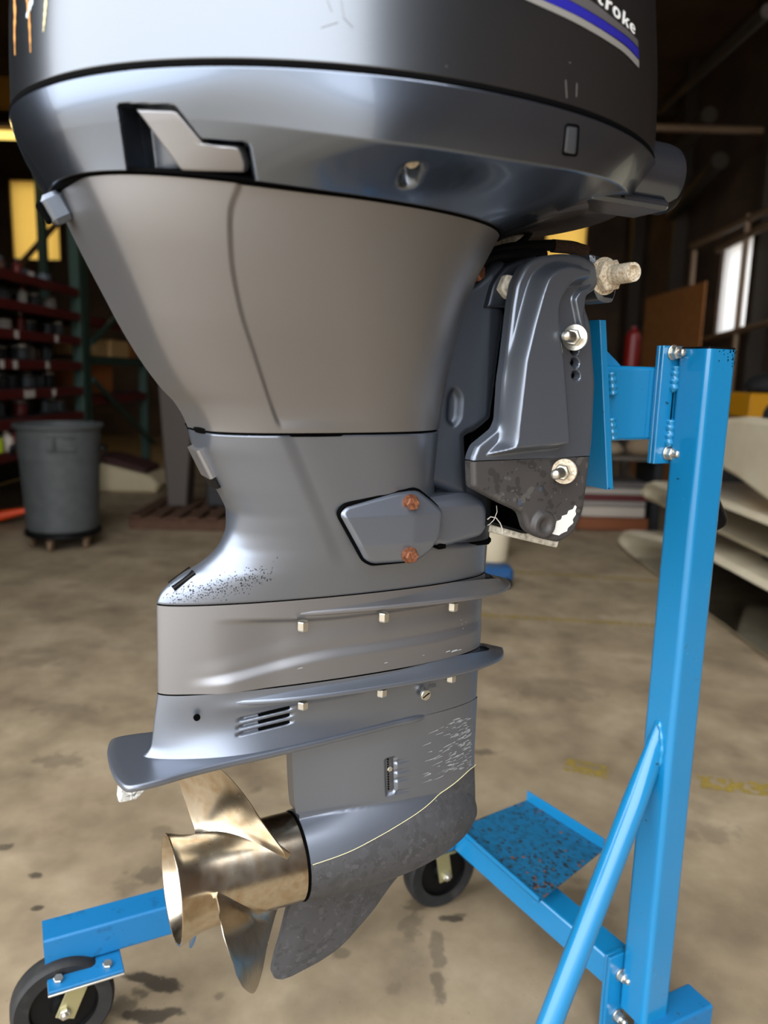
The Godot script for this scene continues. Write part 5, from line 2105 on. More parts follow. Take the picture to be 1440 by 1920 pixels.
func build_room() -> void:
	M.concrete = tri_tex(mat(Color(1, 1, 1), 0.6), noise_tex(0.005, [[0.0, Color(0.47, 0.41, 0.325)], [0.5, Color(0.57, 0.505, 0.405)], [1.0, Color(0.66, 0.595, 0.49)]], 51, 8, 1024, 0.66), 0.45)
	M.concrete.detail_enabled = true
	M.concrete.detail_albedo = stains()
	M.concrete.detail_blend_mode = BaseMaterial3D.BLEND_MODE_MIX
	M.concrete.detail_uv_layer = BaseMaterial3D.DETAIL_UV_2
	var mb := Mb.new()
	rbox(mb, -40, 40, -0.2, 0, -40, 40)
	for p in mb.v:
		var q := p - Vector3(CAM.x, 0, CAM.z)
		mb.uv2.append(Vector2((q.dot(RT0) + 2.0) / 4.0, (q.dot(HD) - 0.6) / 4.0))
	var fl := struct("floor", mb, M.concrete)
	# painted lines, worn into patches
	for l in [[[900, 1068], [1240, 1090], 0.05], [[880, 1152], [1250, 1174], 0.045], [[1060, 1432], [1140, 1450], 0.09], [[1310, 1466], [1520, 1492], 0.085]]:
		var a := uy(l[0][0], l[0][1], 0.0)
		var b := uy(l[1][0], l[1][1], 0.0)
		var s := (b - a).cross(Vector3.UP).normalized()
		var r := RandomNumberGenerator.new()
		r.seed = 3
		var u := PackedVector3Array()
		var w := PackedVector3Array()
		var n := 26
		mb = Mb.new()
		for k in n + 1:
			var p := a.lerp(b, float(k) / n) + Vector3(0, 0.0012, 0)
			var e: float = l[2] * 0.5
			u.append(p + s * e * r.randf_range(0.75, 1.1))
			w.append(p - s * e * r.randf_range(0.75, 1.1))
		mb.grid([u, w], false, Vector3.UP)
		part("painted_line", mb, M.yellow_line, fl)
	M.wall = tri_tex(mat(Color(1, 1, 1), 0.85), noise_tex(0.01, [[0.0, Color(0.17, 0.125, 0.09)], [0.5, Color(0.27, 0.20, 0.145)], [1.0, Color(0.35, 0.27, 0.19)]], 61), 0.2)
	M.ceil = tri_tex(mat(Color(1, 1, 1), 0.9), noise_tex(0.008, [[0.0, Color(0.30, 0.22, 0.15)], [1.0, Color(0.38, 0.29, 0.2)]], 62), 0.2)
	M.steel = mat(Color(0.2, 0.165, 0.13), 0.6, 0.2)
	M.pipe = mat(Color(0.46, 0.37, 0.28), 0.5, 0.2)
	M.pane = mat(Color(0.86, 0.68, 0.3), 0.5)
	M.pane.backlight_enabled = true
	M.pane.backlight = Color(0.95, 0.875, 0.62)
	M.sheet = mat(Color(0.93, 0.92, 0.88), 0.6)
	M.sheet.backlight_enabled = true
	M.sheet.backlight = Color(0.9, 0.9, 0.9)
	var H := 5.6
	# back wall around its three lit panels
	mb = Mb.new()
	rbox(mb, -9.0, 4.4, 0, 3.12, 14.4, 14.6)
	rbox(mb, -9.0, 4.4, 4.47, H, 14.4, 14.6)
	rbox(mb, -9.0, -6.8, 3.12, 4.47, 14.4, 14.6)
	rbox(mb, -5.95, 2.78, 3.12, 4.47, 14.4, 14.6)
	rbox(mb, 3.5, 4.4, 3.12, 4.47, 14.4, 14.6)
	struct("wall_back", mb, M.wall)
	var n := 1
	for w in [[-6.8, -5.95, 3.12, 4.47], [2.78, 3.5, 3.12, 4.47]]:
		mb = Mb.new()
		rbox(mb, w[0], w[1], w[2], w[3], 14.46, 14.47, 0.001)
		struct("window_%d" % n, mb, M.pane)
		n += 1
	# right wall with two upright windows
	mb = Mb.new()
	var cuts := [[7.4, 8.35], [9.3, 10.2]]
	var d := -4.0
	for c in cuts:
		rbox(mb, 4.2, 4.4, 1.85, 2.95, d, c[0])
		d = c[1]
	rbox(mb, 4.2, 4.4, 1.85, 2.95, d, 14.6)
	rbox(mb, 4.2, 4.4, 0, 1.85, -4.0, 14.6)
	rbox(mb, 4.2, 4.4, 2.95, H, -4.0, 14.6)
	struct("wall_right", mb, M.wall)
	for c in cuts:
		mb = Mb.new()
		var r0 := PackedVector3Array()
		var r1 := PackedVector3Array()
		for k in 33:
			var f := k / 32.0
			var bulge := 0.025 * sin(f * 23.0) + 0.012 * sin(f * 51.0)
			r0.append(room(4.26 + bulge, 2.95, lerpf(c[0], c[1], f)))
			r1.append(room(4.26 + bulge * 1.4, 1.85, lerpf(c[0], c[1], f)))
		mb.grid([r0, r1], false, -RT0)
		struct("window_%d" % n, mb, M.sheet)
		n += 1
	mb = Mb.new()
	rbox(mb, -9.2, -9.0, 0, H, 1.1, 14.6)
	struct("wall_left", mb, M.wall)
	mb = Mb.new()
	rbox(mb, 1.9, 4.4, 0, H, -4.2, -4.0)
	struct("wall_front", mb, M.wall)
	mb = Mb.new()
	rbox(mb, -9.2, -2.6, 0, H, 0.9, 1.1)
	struct("wall_door_side", mb, M.wall)
	mb = Mb.new()
	rbox(mb, -9.2, 4.4, H, H + 0.2, 0.9, 14.6)
	rbox(mb, 1.9, 4.4, H, H + 0.2, -4.2, 0.9)
	struct("ceiling", mb, M.ceil)
	# roof steel
	var tn := 1
	for q in [[-9, 4.2, 5.1, 5.35, 12.2, 12.4], [-9, 4.2, 5.1, 5.35, 8.0, 8.2], [-9, 4.2, 5.1, 5.35, 4.0, 4.2], [2.0, 2.15, 5.3, 5.6, 1, 14.4], [-1.0, -0.85, 5.3, 5.6, 1, 14.4], [-4.2, -4.05, 5.3, 5.6, 1, 14.4]]:
		mb = Mb.new()
		rbox(mb, q[0], q[1], q[2], q[3], q[4], q[5], 0.01)
		struct("trim_%d" % tn, mb, M.steel)
		tn += 1
	# columns against the right wall
	for q in [[13.3, 0.16], [11.4, 0.14], [8.75, 0.16], [6.2, 0.16], [3.4, 0.16]]:
		mb = Mb.new()
		rbox(mb, 4.0, 4.19, 0, H, q[0], q[0] + q[1], 0.01)
		struct("trim_%d" % tn, mb, M.steel)
		tn += 1
	# long diagonal members under the roof on the right
	for q in [[[1240, 205], [1440, 20], 10.0, 6.0, 0.05], [[1225, 330], [1330, 215], 11.0, 9.0, 0.09], [[1260, 400], [1350, 300], 11.5, 9.5, 0.10]]:
		mb = Mb.new()
		mb.tube([ud(q[0][0], q[0][1], q[2]), ud(q[1][0], q[1][1], q[3])], q[4], 10)
		struct("trim_%d" % tn, mb, M.steel)
		tn += 1

# ---------------------------------------------------------------- left: racks, bin, pallet
func build_left_side() -> void:
	var green := mat(Color(0.16, 0.25, 0.21), 0.55, 0.1)
	var red := mat(Color(0.30, 0.045, 0.04), 0.5)
	var deck := mat(Color(0.16, 0.14, 0.12), 0.8)
	var white := mat(Color(0.75, 0.72, 0.68), 0.7)
	var levels := [0.62, 0.85, 1.07, 1.29, 1.51, 1.72, 1.93]
	var rk := thing("pallet_rack", "green steel rack with red beams and rows of small parts at the left edge", "rack")
	var mb: Mb
	for d in [4.4, 7.1]:
		for r in [-2.8, -3.85]:
			mb = Mb.new()
			rbox(mb, r - 0.045, r + 0.045, 0, 3.2, d - 0.04, d + 0.04)
			part("upright", mb, green, rk)
	for y in levels:
		for r in [-2.79, -3.86]:
			mb = Mb.new()
			rbox(mb, r - 0.03, r + 0.03, y - 0.075, y - 0.005, 4.45, 7.1)
			part("beam", mb, red, rk)
		mb = Mb.new()
		rbox(mb, -3.83, -2.83, y - 0.02, y, 4.45, 7.1)
		part("deck", mb, deck, rk)
	mb = Mb.new()
	rbox(mb, -3.95, -3.9, 0.02, 2.3, 4.4, 7.1)
	part("back_panel", mb, deck, rk)
	for q in [[1.29, 5.75], [1.07, 5.9], [1.07, 6.4], [1.29, 6.3], [1.51, 5.8], [1.51, 6.5], [1.29, 5.55]]:
		mb = Mb.new()
		rbox(mb, -2.757, -2.754, q[0] - 0.07, q[0] - 0.012, q[1], q[1] + (0.17 if q[0] < 1.1 and q[1] < 6.0 else 0.06), 0.0005)
		part("shelf_tag", mb, white, rk)
	# the next bay
	var rk2 := thing("pallet_rack", "green rack with diagonal braces and cartons, behind the motor's slanting left edge", "rack")
	for q in [[-2.85, 9.1], [-3.95, 9.1], [-3.95, 7.35]]:
		mb = Mb.new()
		rbox(mb, q[0] - 0.045, q[0] + 0.045, 0, 3.4, q[1] - 0.04, q[1] + 0.04)
		part("upright", mb, green, rk2)
	mb = Mb.new()
	rbox(mb, -2.895, -2.805, 0, 3.4, 7.31, 7.39)
	part("upright", mb, green, rk2)
	for y in [0.98, 1.72]:
		for r in [-2.84, -3.94]:
			mb = Mb.new()
			rbox(mb, r - 0.03, r + 0.03, y - 0.1, y - 0.01, 7.4, 9.05)
			part("beam", mb, red, rk2)
		mb = Mb.new()
		rbox(mb, -3.9, -2.88, y - 0.02, y, 7.4, 9.05)
		part("deck", mb, deck, rk2)
	mb = Mb.new()
	rbox(mb, -3.9, -2.88, 1.33, 1.35, 7.4, 9.05)
	part("deck", mb, deck, rk2)
	mb = Mb.new()
	rbox(mb, -2.88, -2.82, 1.27, 1.34, 7.4, 9.05)
	part("beam", mb, green, rk2)
	for q in [[[172, 643], [222, 590]], [[174, 712], [289, 832]]]:
		mb = Mb.new()
		var a := ud(q[0][0], q[0][1], 7.4)
		var b := ud(q[1][0], q[1][1], 7.4)
		# lay the ends on the rack's face
		a = on_r(q[0][0], q[0][1], -2.78)
		b = on_r(q[1][0], q[1][1], -2.78)
		mb.bar(a, b, 0.05, 0.03, RT0, 0.003)
		part("brace", mb, green, rk2)
	mb = Mb.new()
	rbox(mb, -4.05, -4.0, 0.02, 2.3, 7.35, 9.1)
	part("back_panel", mb, deck, rk2)
	var kraft := mat(Color(0.78, 0.64, 0.42), 0.8)
	var kraft2 := mat(Color(0.58, 0.33, 0.12), 0.8)
	for q in [["small tan carton on the middle shelf, next to the green upright", 1.35, 7.78, 0.36, 0.15, 0.16, kraft], ["pale tan carton on the middle shelf, right of the small tan one", 1.35, 8.2, 0.40, 0.18, 0.4, kraft], ["dark orange carton on the lower shelf behind the diagonal brace", 0.98, 7.55, 0.36, 0.29, 0.5, kraft2], ["orange brown carton at the far end of the middle shelf", 1.35, 8.8, 0.36, 0.15, 0.06, kraft2]]:
		mb = Mb.new()
		var bw: float = q[5] if q[3] > 0.0 else 0.3
		mb.box(xfm(Vector3(0, q[4] / 2.0, 0)), Vector3(0.4, q[4], bw + 0.16), 0.004)
		var o := thing("cardboard_box", q[0], "box", room(-3.10, q[1] + 0.001, q[2] + bw / 2.0 + 0.08), -PSI, "cartons in the second rack")
		part("carton", mb, q[6], o)
		mb = Mb.new()
		mb.box(xfm(Vector3(0, q[4] + 0.0005, 0)), Vector3(0.4, 0.001, 0.05), 0.0002)
		part("tape", mb, white, o)
	# small parts on the shelves: jars, tins, cartridges and lumps
	var r := RandomNumberGenerator.new()
	r.seed = 11
	var cols := [Color(0.14, 0.15, 0.16), Color(0.5, 0.48, 0.45), Color(0.25, 0.27, 0.28), Color(0.72, 0.70, 0.66), Color(0.34, 0.24, 0.2), Color(0.40, 0.12, 0.1), Color(0.30, 0.33, 0.35)]
	var mats := []
	for c in cols:
		mats.append(mat(c, 0.5, 0.1))
	var kinds := ["jar", "tin", "bottle"]
	var protos := {}
	for k in kinds.size():
		for m in mats.size():
			mb = Mb.new()
			if k == 0:
				mb.lathe(Transform3D(), [Vector2(0, 0), Vector2(0.05, 0), Vector2(0.055, 0.01), Vector2(0.055, 0.08), Vector2(0.042, 0.095), Vector2(0.042, 0.1)], 14)
			elif k == 1:
				mb.lathe(Transform3D(), [Vector2(0, 0), Vector2(0.06, 0), Vector2(0.06, 0.085), Vector2(0.055, 0.09), Vector2(0, 0.09)], 14)
			else:
				mb.lathe(Transform3D(), [Vector2(0, 0), Vector2(0.036, 0), Vector2(0.038, 0.01), Vector2(0.038, 0.095), Vector2(0.015, 0.12), Vector2(0.015, 0.13)], 14)
			var cap := Mb.new()
			if k == 0:
				cap.lathe(Transform3D(), [Vector2(0.045, 0.097), Vector2(0.045, 0.118), Vector2(0, 0.118)], 14)
			elif k == 1:
				cap.lathe(Transform3D(), [Vector2(0.061, 0.083), Vector2(0.061, 0.093), Vector2(0.05, 0.094), Vector2(0, 0.092)], 14)
			else:
				cap.lathe(Transform3D(), [Vector2(0.018, 0.125), Vector2(0.018, 0.15), Vector2(0, 0.15)], 12)
			protos["%d_%d" % [k, m]] = [mb.mesh(), cap.mesh()]
	var names := {0.62: "lowest", 0.85: "second", 1.07: "third", 1.29: "fourth", 1.51: "fifth", 1.72: "sixth", 1.93: "top"}
	var hues := ["black", "beige", "dark grey", "off-white", "brown", "red", "blue grey"]
	var ord := ["first", "second", "third", "fourth", "fifth", "sixth", "seventh", "eighth", "ninth", "tenth", "eleventh", "twelfth", "thirteenth"]
	for y in levels:
		var d := 5.55 if y > 0.7 else 6.1
		var nth := 0
		while d < 7.0:
			var k: int = r.randi() % 3
			var m: int = r.randi() % mats.size()
			if r.randf() < 0.5:
				m = [0, 2, 6][r.randi() % 3]
			var o := thing(kinds[k], "%s %s on the left rack's %s shelf, %s from the left" % [hues[m], kinds[k], names[y], ord[nth]], kinds[k], room(-2.92 - r.randf() * 0.14, y, d), r.randf() * TAU, "small parts on the left rack")
			var pm: Array = protos["%d_%d" % [k, m]]
			part("body", pm[0], mats[m], o)
			part("cap", pm[1], mats[(m + 1 + r.randi() % 3) % mats.size()], o)
			nth += 1
			d += r.randf_range(0.12, 0.2)
	# bright bits low on the rack
	for q in [[5.5, Color(0.62, 0.68, 0.1), "lime yellow jug on the lowest shelf, left of the trash can"], [5.66, Color(0.7, 0.66, 0.6), "cream jug on the lowest shelf, between the lime yellow and crimson jugs"], [5.82, Color(0.5, 0.1, 0.16), "crimson jug on the lowest shelf, closest to the trash can"]]:
		mb = Mb.new()
		mb.lathe(Transform3D(), [Vector2(0, 0), Vector2(0.05, 0), Vector2(0.054, 0.02), Vector2(0.05, 0.09), Vector2(0.025, 0.12), Vector2(0.018, 0.125), Vector2(0.018, 0.145), Vector2(0, 0.145)], 16)
		single("jug", mb, mat(q[1], 0.5), q[2], "jug", room(-2.80, 0.621, q[0]), 0.0, "jugs on the lowest shelf")
	# grey wheeled bin
	var bp := room(-2.257, 0, 5.3)
	var grey_m := tri_tex(mat(Color(1, 1, 1), 0.6), noise_tex(0.02, [[0.0, Color(0.235, 0.25, 0.25)], [1.0, Color(0.30, 0.31, 0.31)]], 71), 1.0)
	var bin := thing("trash_can", "grey plastic trash can standing on a low wheeled base at the left", "trash can", bp + Vector3(0, 0.125, 0), -PSI)
	mb = Mb.new()
	mb.lathe(Transform3D(), [Vector2(0, 0), Vector2(0.225, 0), Vector2(0.236, 0.012), Vector2(0.262, 0.50), Vector2(0.268, 0.50), Vector2(0.268, 0.53), Vector2(0.274, 0.70), Vector2(0.29, 0.705), Vector2(0.295, 0.715), Vector2(0.295, 0.73), Vector2(0.286, 0.735), Vector2(0.27, 0.73), Vector2(0.255, 0.5), Vector2(0.228, 0.02), Vector2(0, 0.02)], 48, 30.0)
	part("body", mb, grey_m, bin)
	mb = Mb.new()
	for a in [0.25, 0.25 + PI]:
		var c := Vector3(cos(a), 0, -sin(a))
		mb.box(Transform3D(Basis(Vector3.UP, a), c * 0.285 + Vector3(0, 0.57, 0)), Vector3(0.05, 0.03, 0.14), 0.008)
		mb.box(Transform3D(Basis(Vector3.UP, a), c * 0.30 + Vector3(0, 0.54, 0)), Vector3(0.02, 0.05, 0.12), 0.008)
	part("handle", mb, M.black, bin)
	mb = Mb.new()
	for q in [[0.0, 0.665, 0.17, 0.018], [0.0, 0.575, 0.17, 0.018], [-0.077, 0.62, 0.018, 0.09], [0.077, 0.62, 0.018, 0.09]]:
		mb.box(Transform3D(Basis(Vector3.UP, -1.15), Vector3(0.115, q[1], 0.247) + Vector3(q[0] * 0.4, 0, -q[0] * 0.9) * 1.0), Vector3(0.02, q[3], q[2]), 0.004)
	part("label_frame", mb, grey_m, bin)
	var dl := thing("bin_dolly", "round dark wheeled base under the grey trash can", "dolly", bp, -PSI)
	mb = Mb.new()
	mb.lathe(Transform3D(), [Vector2(0, 0.085), Vector2(0.24, 0.085), Vector2(0.255, 0.095), Vector2(0.255, 0.12), Vector2(0.24, 0.125), Vector2(0, 0.125)], 40)
	part("disc", mb, M.black, dl)
	for k in 5:
		var a := TAU * k / 5.0 + 0.35
		mb = Mb.new()
		mb.lathe(along(Vector3(cos(a) * 0.2 - 0.014, 0.036, sin(a) * 0.2), Vector3(1, 0, 0)), [Vector2(0, 0), Vector2(0.03, 0), Vector2(0.036, 0.006), Vector2(0.036, 0.022), Vector2(0.03, 0.028), Vector2(0, 0.028)], 20)
		mb.box(xfm(Vector3(cos(a) * 0.2, 0.072, sin(a) * 0.2)), Vector3(0.04, 0.03, 0.04), 0.004)
		part("caster", mb, M.pipe, dl)
	# orange cone lying down
	mb = Mb.new()
	var cn := Transform3D(Basis(Vector3(0, 0, 1), -PI / 2 + 0.2), Vector3.ZERO)
	mb.lathe(cn, [Vector2(0, -0.25), Vector2(0.085, -0.25), Vector2(0.085, -0.235), Vector2(0.065, -0.22), Vector2(0.022, 0.18), Vector2(0.018, 0.19), Vector2(0, 0.19)], 24)
	single("traffic_cone", mb, mat(Color(0.92, 0.30, 0.06), 0.5), "small orange traffic cone tipped over on the floor left of the trash can", "traffic cone", room(-3.02, 0.075, 5.95), -PSI + 0.3)
	# pale hull piece with a maroon cushion
	var hp := room(-2.75, 0, 8.0)
	var hull := thing("hull_piece", "cream moulded boat part with slanting top on the floor beside the trash can", "boat part", hp, -PSI)
	mb = Mb.new()
	mb.prism(Transform3D(Basis.IDENTITY, Vector3(0, 0, -0.3)), PackedVector2Array([Vector2(-0.25, 0.0), Vector2(0.42, 0.0), Vector2(0.46, 0.08), Vector2(0.36, 0.17), Vector2(-0.10, 0.28), Vector2(-0.27, 0.30), Vector2(-0.28, 0.1)]), 0.0, 0.6, 0.02)
	part("shell", mb, mat(Color(0.80, 0.74, 0.60), 0.5), hull)
	mb = Mb.new()
	mb.prism(Transform3D(Basis.IDENTITY, Vector3(0, 0, -0.26)), PackedVector2Array([Vector2(-0.2, 0.31), Vector2(-0.05, 0.275), Vector2(0.32, 0.188), Vector2(0.30, 0.24), Vector2(0.0, 0.335), Vector2(-0.18, 0.36)]), 0.0, 0.5, 0.015)
	single("seat_cushion", mb, mat(Color(0.24, 0.13, 0.11), 0.7), "maroon seat cushion lying on the cream boat part at the left", "cushion", hp, -PSI)
	# pallet with a tapered pedestal on it
	var pal := thing("wooden_pallet", "low reddish brown wooden pallet carrying the tall grey pedestal, left of the motor's neck", "pallet", room(-1.5, 0, 6.35), -PSI)
	var wood := tri_tex(mat(Color(1, 1, 1), 0.8), noise_tex(0.03, [[0.0, Color(0.24, 0.15, 0.09)], [1.0, Color(0.36, 0.24, 0.15)]], 81), 1.5)
	for k in 3:
		mb = Mb.new()
		mb.box(xfm(Vector3(0, 0.045, -0.4 + 0.4 * k)), Vector3(1.0, 0.09, 0.09), 0.004)
		part("runner", mb, wood, pal)
	for k in 7:
		mb = Mb.new()
		mb.box(xfm(Vector3(-0.45 + 0.15 * k, 0.1005, 0)), Vector3(0.1, 0.021, 0.95), 0.003)
		part("deck_board", mb, wood, pal)
	var ped := mat(Color(0.26, 0.225, 0.195), 0.6)
	mb = Mb.new()
	mb.prism(Transform3D(Basis.IDENTITY, Vector3(0, 0, -0.12)), PackedVector2Array([Vector2(-0.075, 0), Vector2(0.085, 0), Vector2(0.17, 1.02), Vector2(-0.13, 1.02)]), 0, 0.24, 0.012)
	single("pedestal", mb, ped, "tall dark grey-brown tapered pedestal standing on the wooden pallet", "pedestal", room(-1.74, 0.111, 6.45), -PSI)
	mb = Mb.new()
	mb.box(xfm(Vector3(0, 0.2, 0)), Vector3(0.36, 0.4, 0.4), 0.01)
	single("crate", mb, mat(Color(0.09, 0.09, 0.095), 0.6), "black crate on the wooden pallet, beside the pedestal", "crate", room(-1.32, 0.111, 6.6), -PSI)
	mb = Mb.new()
	mb.lathe(Transform3D(), [Vector2(0, 0), Vector2(0.05, 0), Vector2(0.055, 0.02), Vector2(0.055, 0.22), Vector2(0.02, 0.28), Vector2(0.02, 0.31), Vector2(0, 0.31)], 18)
	single("yellow_bottle", mb, mat(Color(0.72, 0.52, 0.06), 0.5), "yellow bottle standing on the black crate behind the pedestal", "bottle", room(-1.42, 0.511, 6.55), -PSI)
	# fluorescent tube and the yellow crane rail above the racks
	var lamp := thing("tube_lamp", "yellowish fluorescent tube light hanging above the left rack", "lamp", room(-5.0, 3.72, 9.0), -PSI)
	mb = Mb.new()
	mb.box(xfm(Vector3(0, 0.09, 0)), Vector3(1.9, 0.05, 0.12), 0.006)
	part("housing", mb, M.pipe, lamp)
	mb = Mb.new()
	mb.tube([Vector3(-0.9, 0.0, 0), Vector3(0.9, 0.0, 0)], 0.045, 14)
	for x in [-0.92, 0.92]:
		mb.box(xfm(Vector3(x, 0.03, 0)), Vector3(0.03, 0.1, 0.08), 0.004)
	var glow := mat(Color(0.95, 0.85, 0.5), 0.5)
	glow.emission_enabled = true
	glow.emission = Color(1.0, 0.86, 0.45)
	glow.emission_energy_multiplier = 0.45
	part("tube_light", mb, glow, lamp)
	var al := AreaLight3D.new()
	al.name = "tube_glow"
	al.area_size = Vector2(1.8, 0.08)
	al.light_energy = 0.6
	al.light_color = Color(1.0, 0.87, 0.6)
	al.shadow_enabled = true
	al.rotation.x = -PI / 2
	al.position = Vector3(0, -0.06, 0)
	al.set("area_range", 30.0)
	lamp.add_child(al)
	mb = Mb.new()
	mb.box(Transform3D(), Vector3(3.0, 0.34, 0.2), 0.01)
	var rail := part("crane_rail", mb, mat(Color(0.55, 0.38, 0.03), 0.6))
	rail.position = room(-6.2, 4.62, 10.5)
	rail.rotation.y = -PSI
	rail.set_meta("kind", "structure")
	rail.name = "trim_30"
	mb = Mb.new()
	mb.tube([ud(-20, 560, 13.0), ud(110, 415, 13.0)], 0.05, 8)
	struct("trim_31", mb, M.pipe)

func on_r(px: float, py: float, r: float) -> Vector3:
	var q := ray(px, py)
	return CAM + q * (r / q.dot(RT0))

# ---------------------------------------------------------------- right: boat lids, shelf, boards
func build_right_side() -> void:
	var cream := tri_tex(mat(Color(1, 1, 1), 0.35, 0.0, 0.4, 0.2), noise_tex(0.01, [[0.0, Color(0.74, 0.69, 0.58)], [1.0, Color(0.82, 0.78, 0.68)]], 91), 0.8)
	var dark := mat(Color(0.05, 0.045, 0.04), 0.7)
	var slabs := [
		["lowest cream boat lid of the stack, flat on the floor, rounded nose forward", [[5.62, 0.02], [5.68, 0.07], [5.64, 0.13], [5.45, 0.185], [4.9, 0.26], [4.1, 0.34], [2.6, 0.36], [2.6, 0.0], [5.4, 0.0]], 1.76],
		["middle cream fibreglass boat lid, resting on dark battens above the lowest one", [[5.38, 0.42], [5.45, 0.47], [5.40, 0.53], [5.2, 0.58], [4.1, 0.62], [2.6, 0.62], [2.6, 0.43], [4.0, 0.43], [5.2, 0.43]], 1.82],
		["topmost cream fibreglass boat lid of the right-hand stack, thick and greyish on top", [[4.75, 0.86], [4.80, 0.93], [4.72, 1.0], [4.2, 1.06], [4.0, 1.08], [2.6, 1.08], [2.6, 0.66], [3.6, 0.67], [4.05, 0.76], [4.6, 0.82]], 1.84]]
	var mb: Mb
	for s in slabs:
		mb = Mb.new()
		var poly := PackedVector2Array()
		for q in rounded(s[1], 0.05, 5):
			poly.append(Vector2(-q.x, q.y))
		# profile in depth / height, swept across
		var t := Transform3D(Basis(-HD, Vector3.UP, -RT0 * -1.0), room(s[2], 0, 0))
		t = Transform3D(Basis(-HD, Vector3.UP, RT0), room(s[2], 0, 0))
		mb.prism(t, poly, 0.0, 1.5, 0.03)
		single("boat_lid", mb, cream, s[0], "boat lid", Vector3.ZERO, 0.0, "stacked boat lids")
	for q in [[0.36, 0.425, 2.8], [0.36, 0.425, 3.8], [0.62, 0.66, 2.9], [0.62, 0.66, 3.5]]:
		mb = Mb.new()
		mb.box(xfm(Vector3(0, (q[1] - q[0]) / 2, 0)), Vector3(1.3, q[1] - q[0] - 0.002, 0.12), 0.004)
		single("batten", mb, dark, "dark batten between two boat lids, %s, %s" % ["under the middle lid" if q[0] < 0.5 else "under the top lid", "nearer the frame's right edge" if q[2] < 3.2 else "further back"], "batten", room(2.6, q[0] + 0.001, q[2]), -PSI)
	# black cloth and things on the top lid
	mb = Mb.new()
	var rows := []
	var f := FastNoiseLite.new()
	f.seed = 4
	f.frequency = 2.2
	for i in 15:
		var row := PackedVector3Array()
		for j in 28:
			var a := TAU * j / 28.0
			var k := i / 14.0
			var rad := 0.30 * sin(PI * 0.5 * (1.0 - k)) * (1.0 + 0.25 * f.get_noise_2d(cos(a), sin(a)))
			row.append(Vector3(cos(a) * rad * 0.8, 0.15 * pow(k, 0.6) * (1.0 + 0.3 * f.get_noise_3d(cos(a), k, sin(a))), sin(a) * rad * 1.2))
		rows.append(row)
	mb.grid(rows, true)
	single("black_cloth", mb, mat(Color(0.02, 0.02, 0.024), 0.9), "crumpled black cloth lying on the topmost boat lid", "cloth", room(2.12, 1.082, 3.75), -PSI)
	# dark cabinet behind, with yellow crate
	mb = Mb.new()
	mb.box(xfm(Vector3(0, 0.47, 0)), Vector3(1.5, 0.94, 0.7), 0.01)
	var cab := thing("cabinet", "low dark cabinet behind the stack of boat lids, under the yellow crate", "cabinet", room(3.38, 0, 6.5), -PSI)
	part("body", mb, mat(Color(0.1, 0.09, 0.085), 0.6), cab)
	mb = Mb.new()
	mb.box(xfm(Vector3(0, 0.955, 0)), Vector3(1.54, 0.03, 0.76), 0.006)
	part("worktop", mb, mat(Color(0.33, 0.29, 0.24), 0.6), cab)
	var cr := thing("crate", "yellow plastic crate on the low dark cabinet at the right edge", "crate", room(3.2, 0.971, 6.4), -PSI)
	mb = Mb.new()
	mb.box(xfm(Vector3(0, 0.1, 0)), Vector3(0.6, 0.2, 0.4), 0.012)
	part("tub", mb, mat(Color(0.75, 0.52, 0.04), 0.5), cr)
	mb = Mb.new()
	mb.box(xfm(Vector3(-0.05, 0.12, 0.2)), Vector3(0.06, 0.1, 0.012), 0.003)
	part("slot", mb, dark, cr)
	mb = Mb.new()
	mb.lathe(Transform3D(Basis(Vector3(1, 0, 0), 0.0).scaled(Vector3(1.5, 1, 1)), Vector3.ZERO), [Vector2(0, 0), Vector2(0.15, 0), Vector2(0.18, 0.05), Vector2(0.15, 0.12), Vector2(0.08, 0.16), Vector2(0, 0.17)], 24, 80.0)
	single("black_bag", mb, mat(Color(0.03, 0.03, 0.035), 0.8), "black bag lying on the yellow crate", "bag", room(3.2, 1.172, 6.4), -PSI)
	# low shelf with stacked boards behind the transom plate
	var sh := thing("low_shelf", "low dark shelf on an orange wooden base behind the blue transom plate", "shelf", room(1.98, 0, 6.55), -PSI)
	mb = Mb.new()
	mb.box(xfm(Vector3(-0.08, 0.06, 0)), Vector3(0.62, 0.1, 0.5), 0.006)
	part("base", mb, mat(Color(0.42, 0.22, 0.08), 0.7), sh)
	mb = Mb.new()
	var shd := mat(Color(0.07, 0.075, 0.085), 0.6)
	mb.box(xfm(Vector3(0.28, 0.3, 0)), Vector3(0.07, 0.6, 0.5), 0.004)
	part("upright_panel", mb, shd, sh)
	mb = Mb.new()
	mb.box(xfm(Vector3(-0.36, 0.3, 0)), Vector3(0.03, 0.6, 0.5), 0.004)
	part("upright_panel", mb, shd, sh)
	mb = Mb.new()
	mb.box(xfm(Vector3(0.0, 0.615, 0)), Vector3(0.95, 0.03, 0.6), 0.004)
	part("top_board", mb, mat(Color(0.3, 0.27, 0.23), 0.7), sh)
	var y := 0.112
	var stack := [[0.09, Color(0.62, 0.58, 0.53), "thick grey-white board at the bottom of the low shelf"], [0.05, Color(0.48, 0.45, 0.42), "thin grey board second from the bottom of the low shelf"], [0.05, Color(0.3, 0.06, 0.06), "dark red board in the middle of the low shelf"], [0.06, Color(0.55, 0.52, 0.48), "pale grey board above the dark red one on the low shelf"], [0.05, Color(0.3, 0.28, 0.27), "charcoal board near the top of the low shelf"]]
	for s in stack:
		mb = Mb.new()
		mb.box(xfm(Vector3(0, s[0] / 2, 0)), Vector3(0.54, s[0] - 0.006, 0.45), 0.006)
		single("board", mb, mat(s[1], 0.6), s[2], "board", room(1.915, y, 6.56), -PSI, "boards in the low shelf")
		y += s[0]
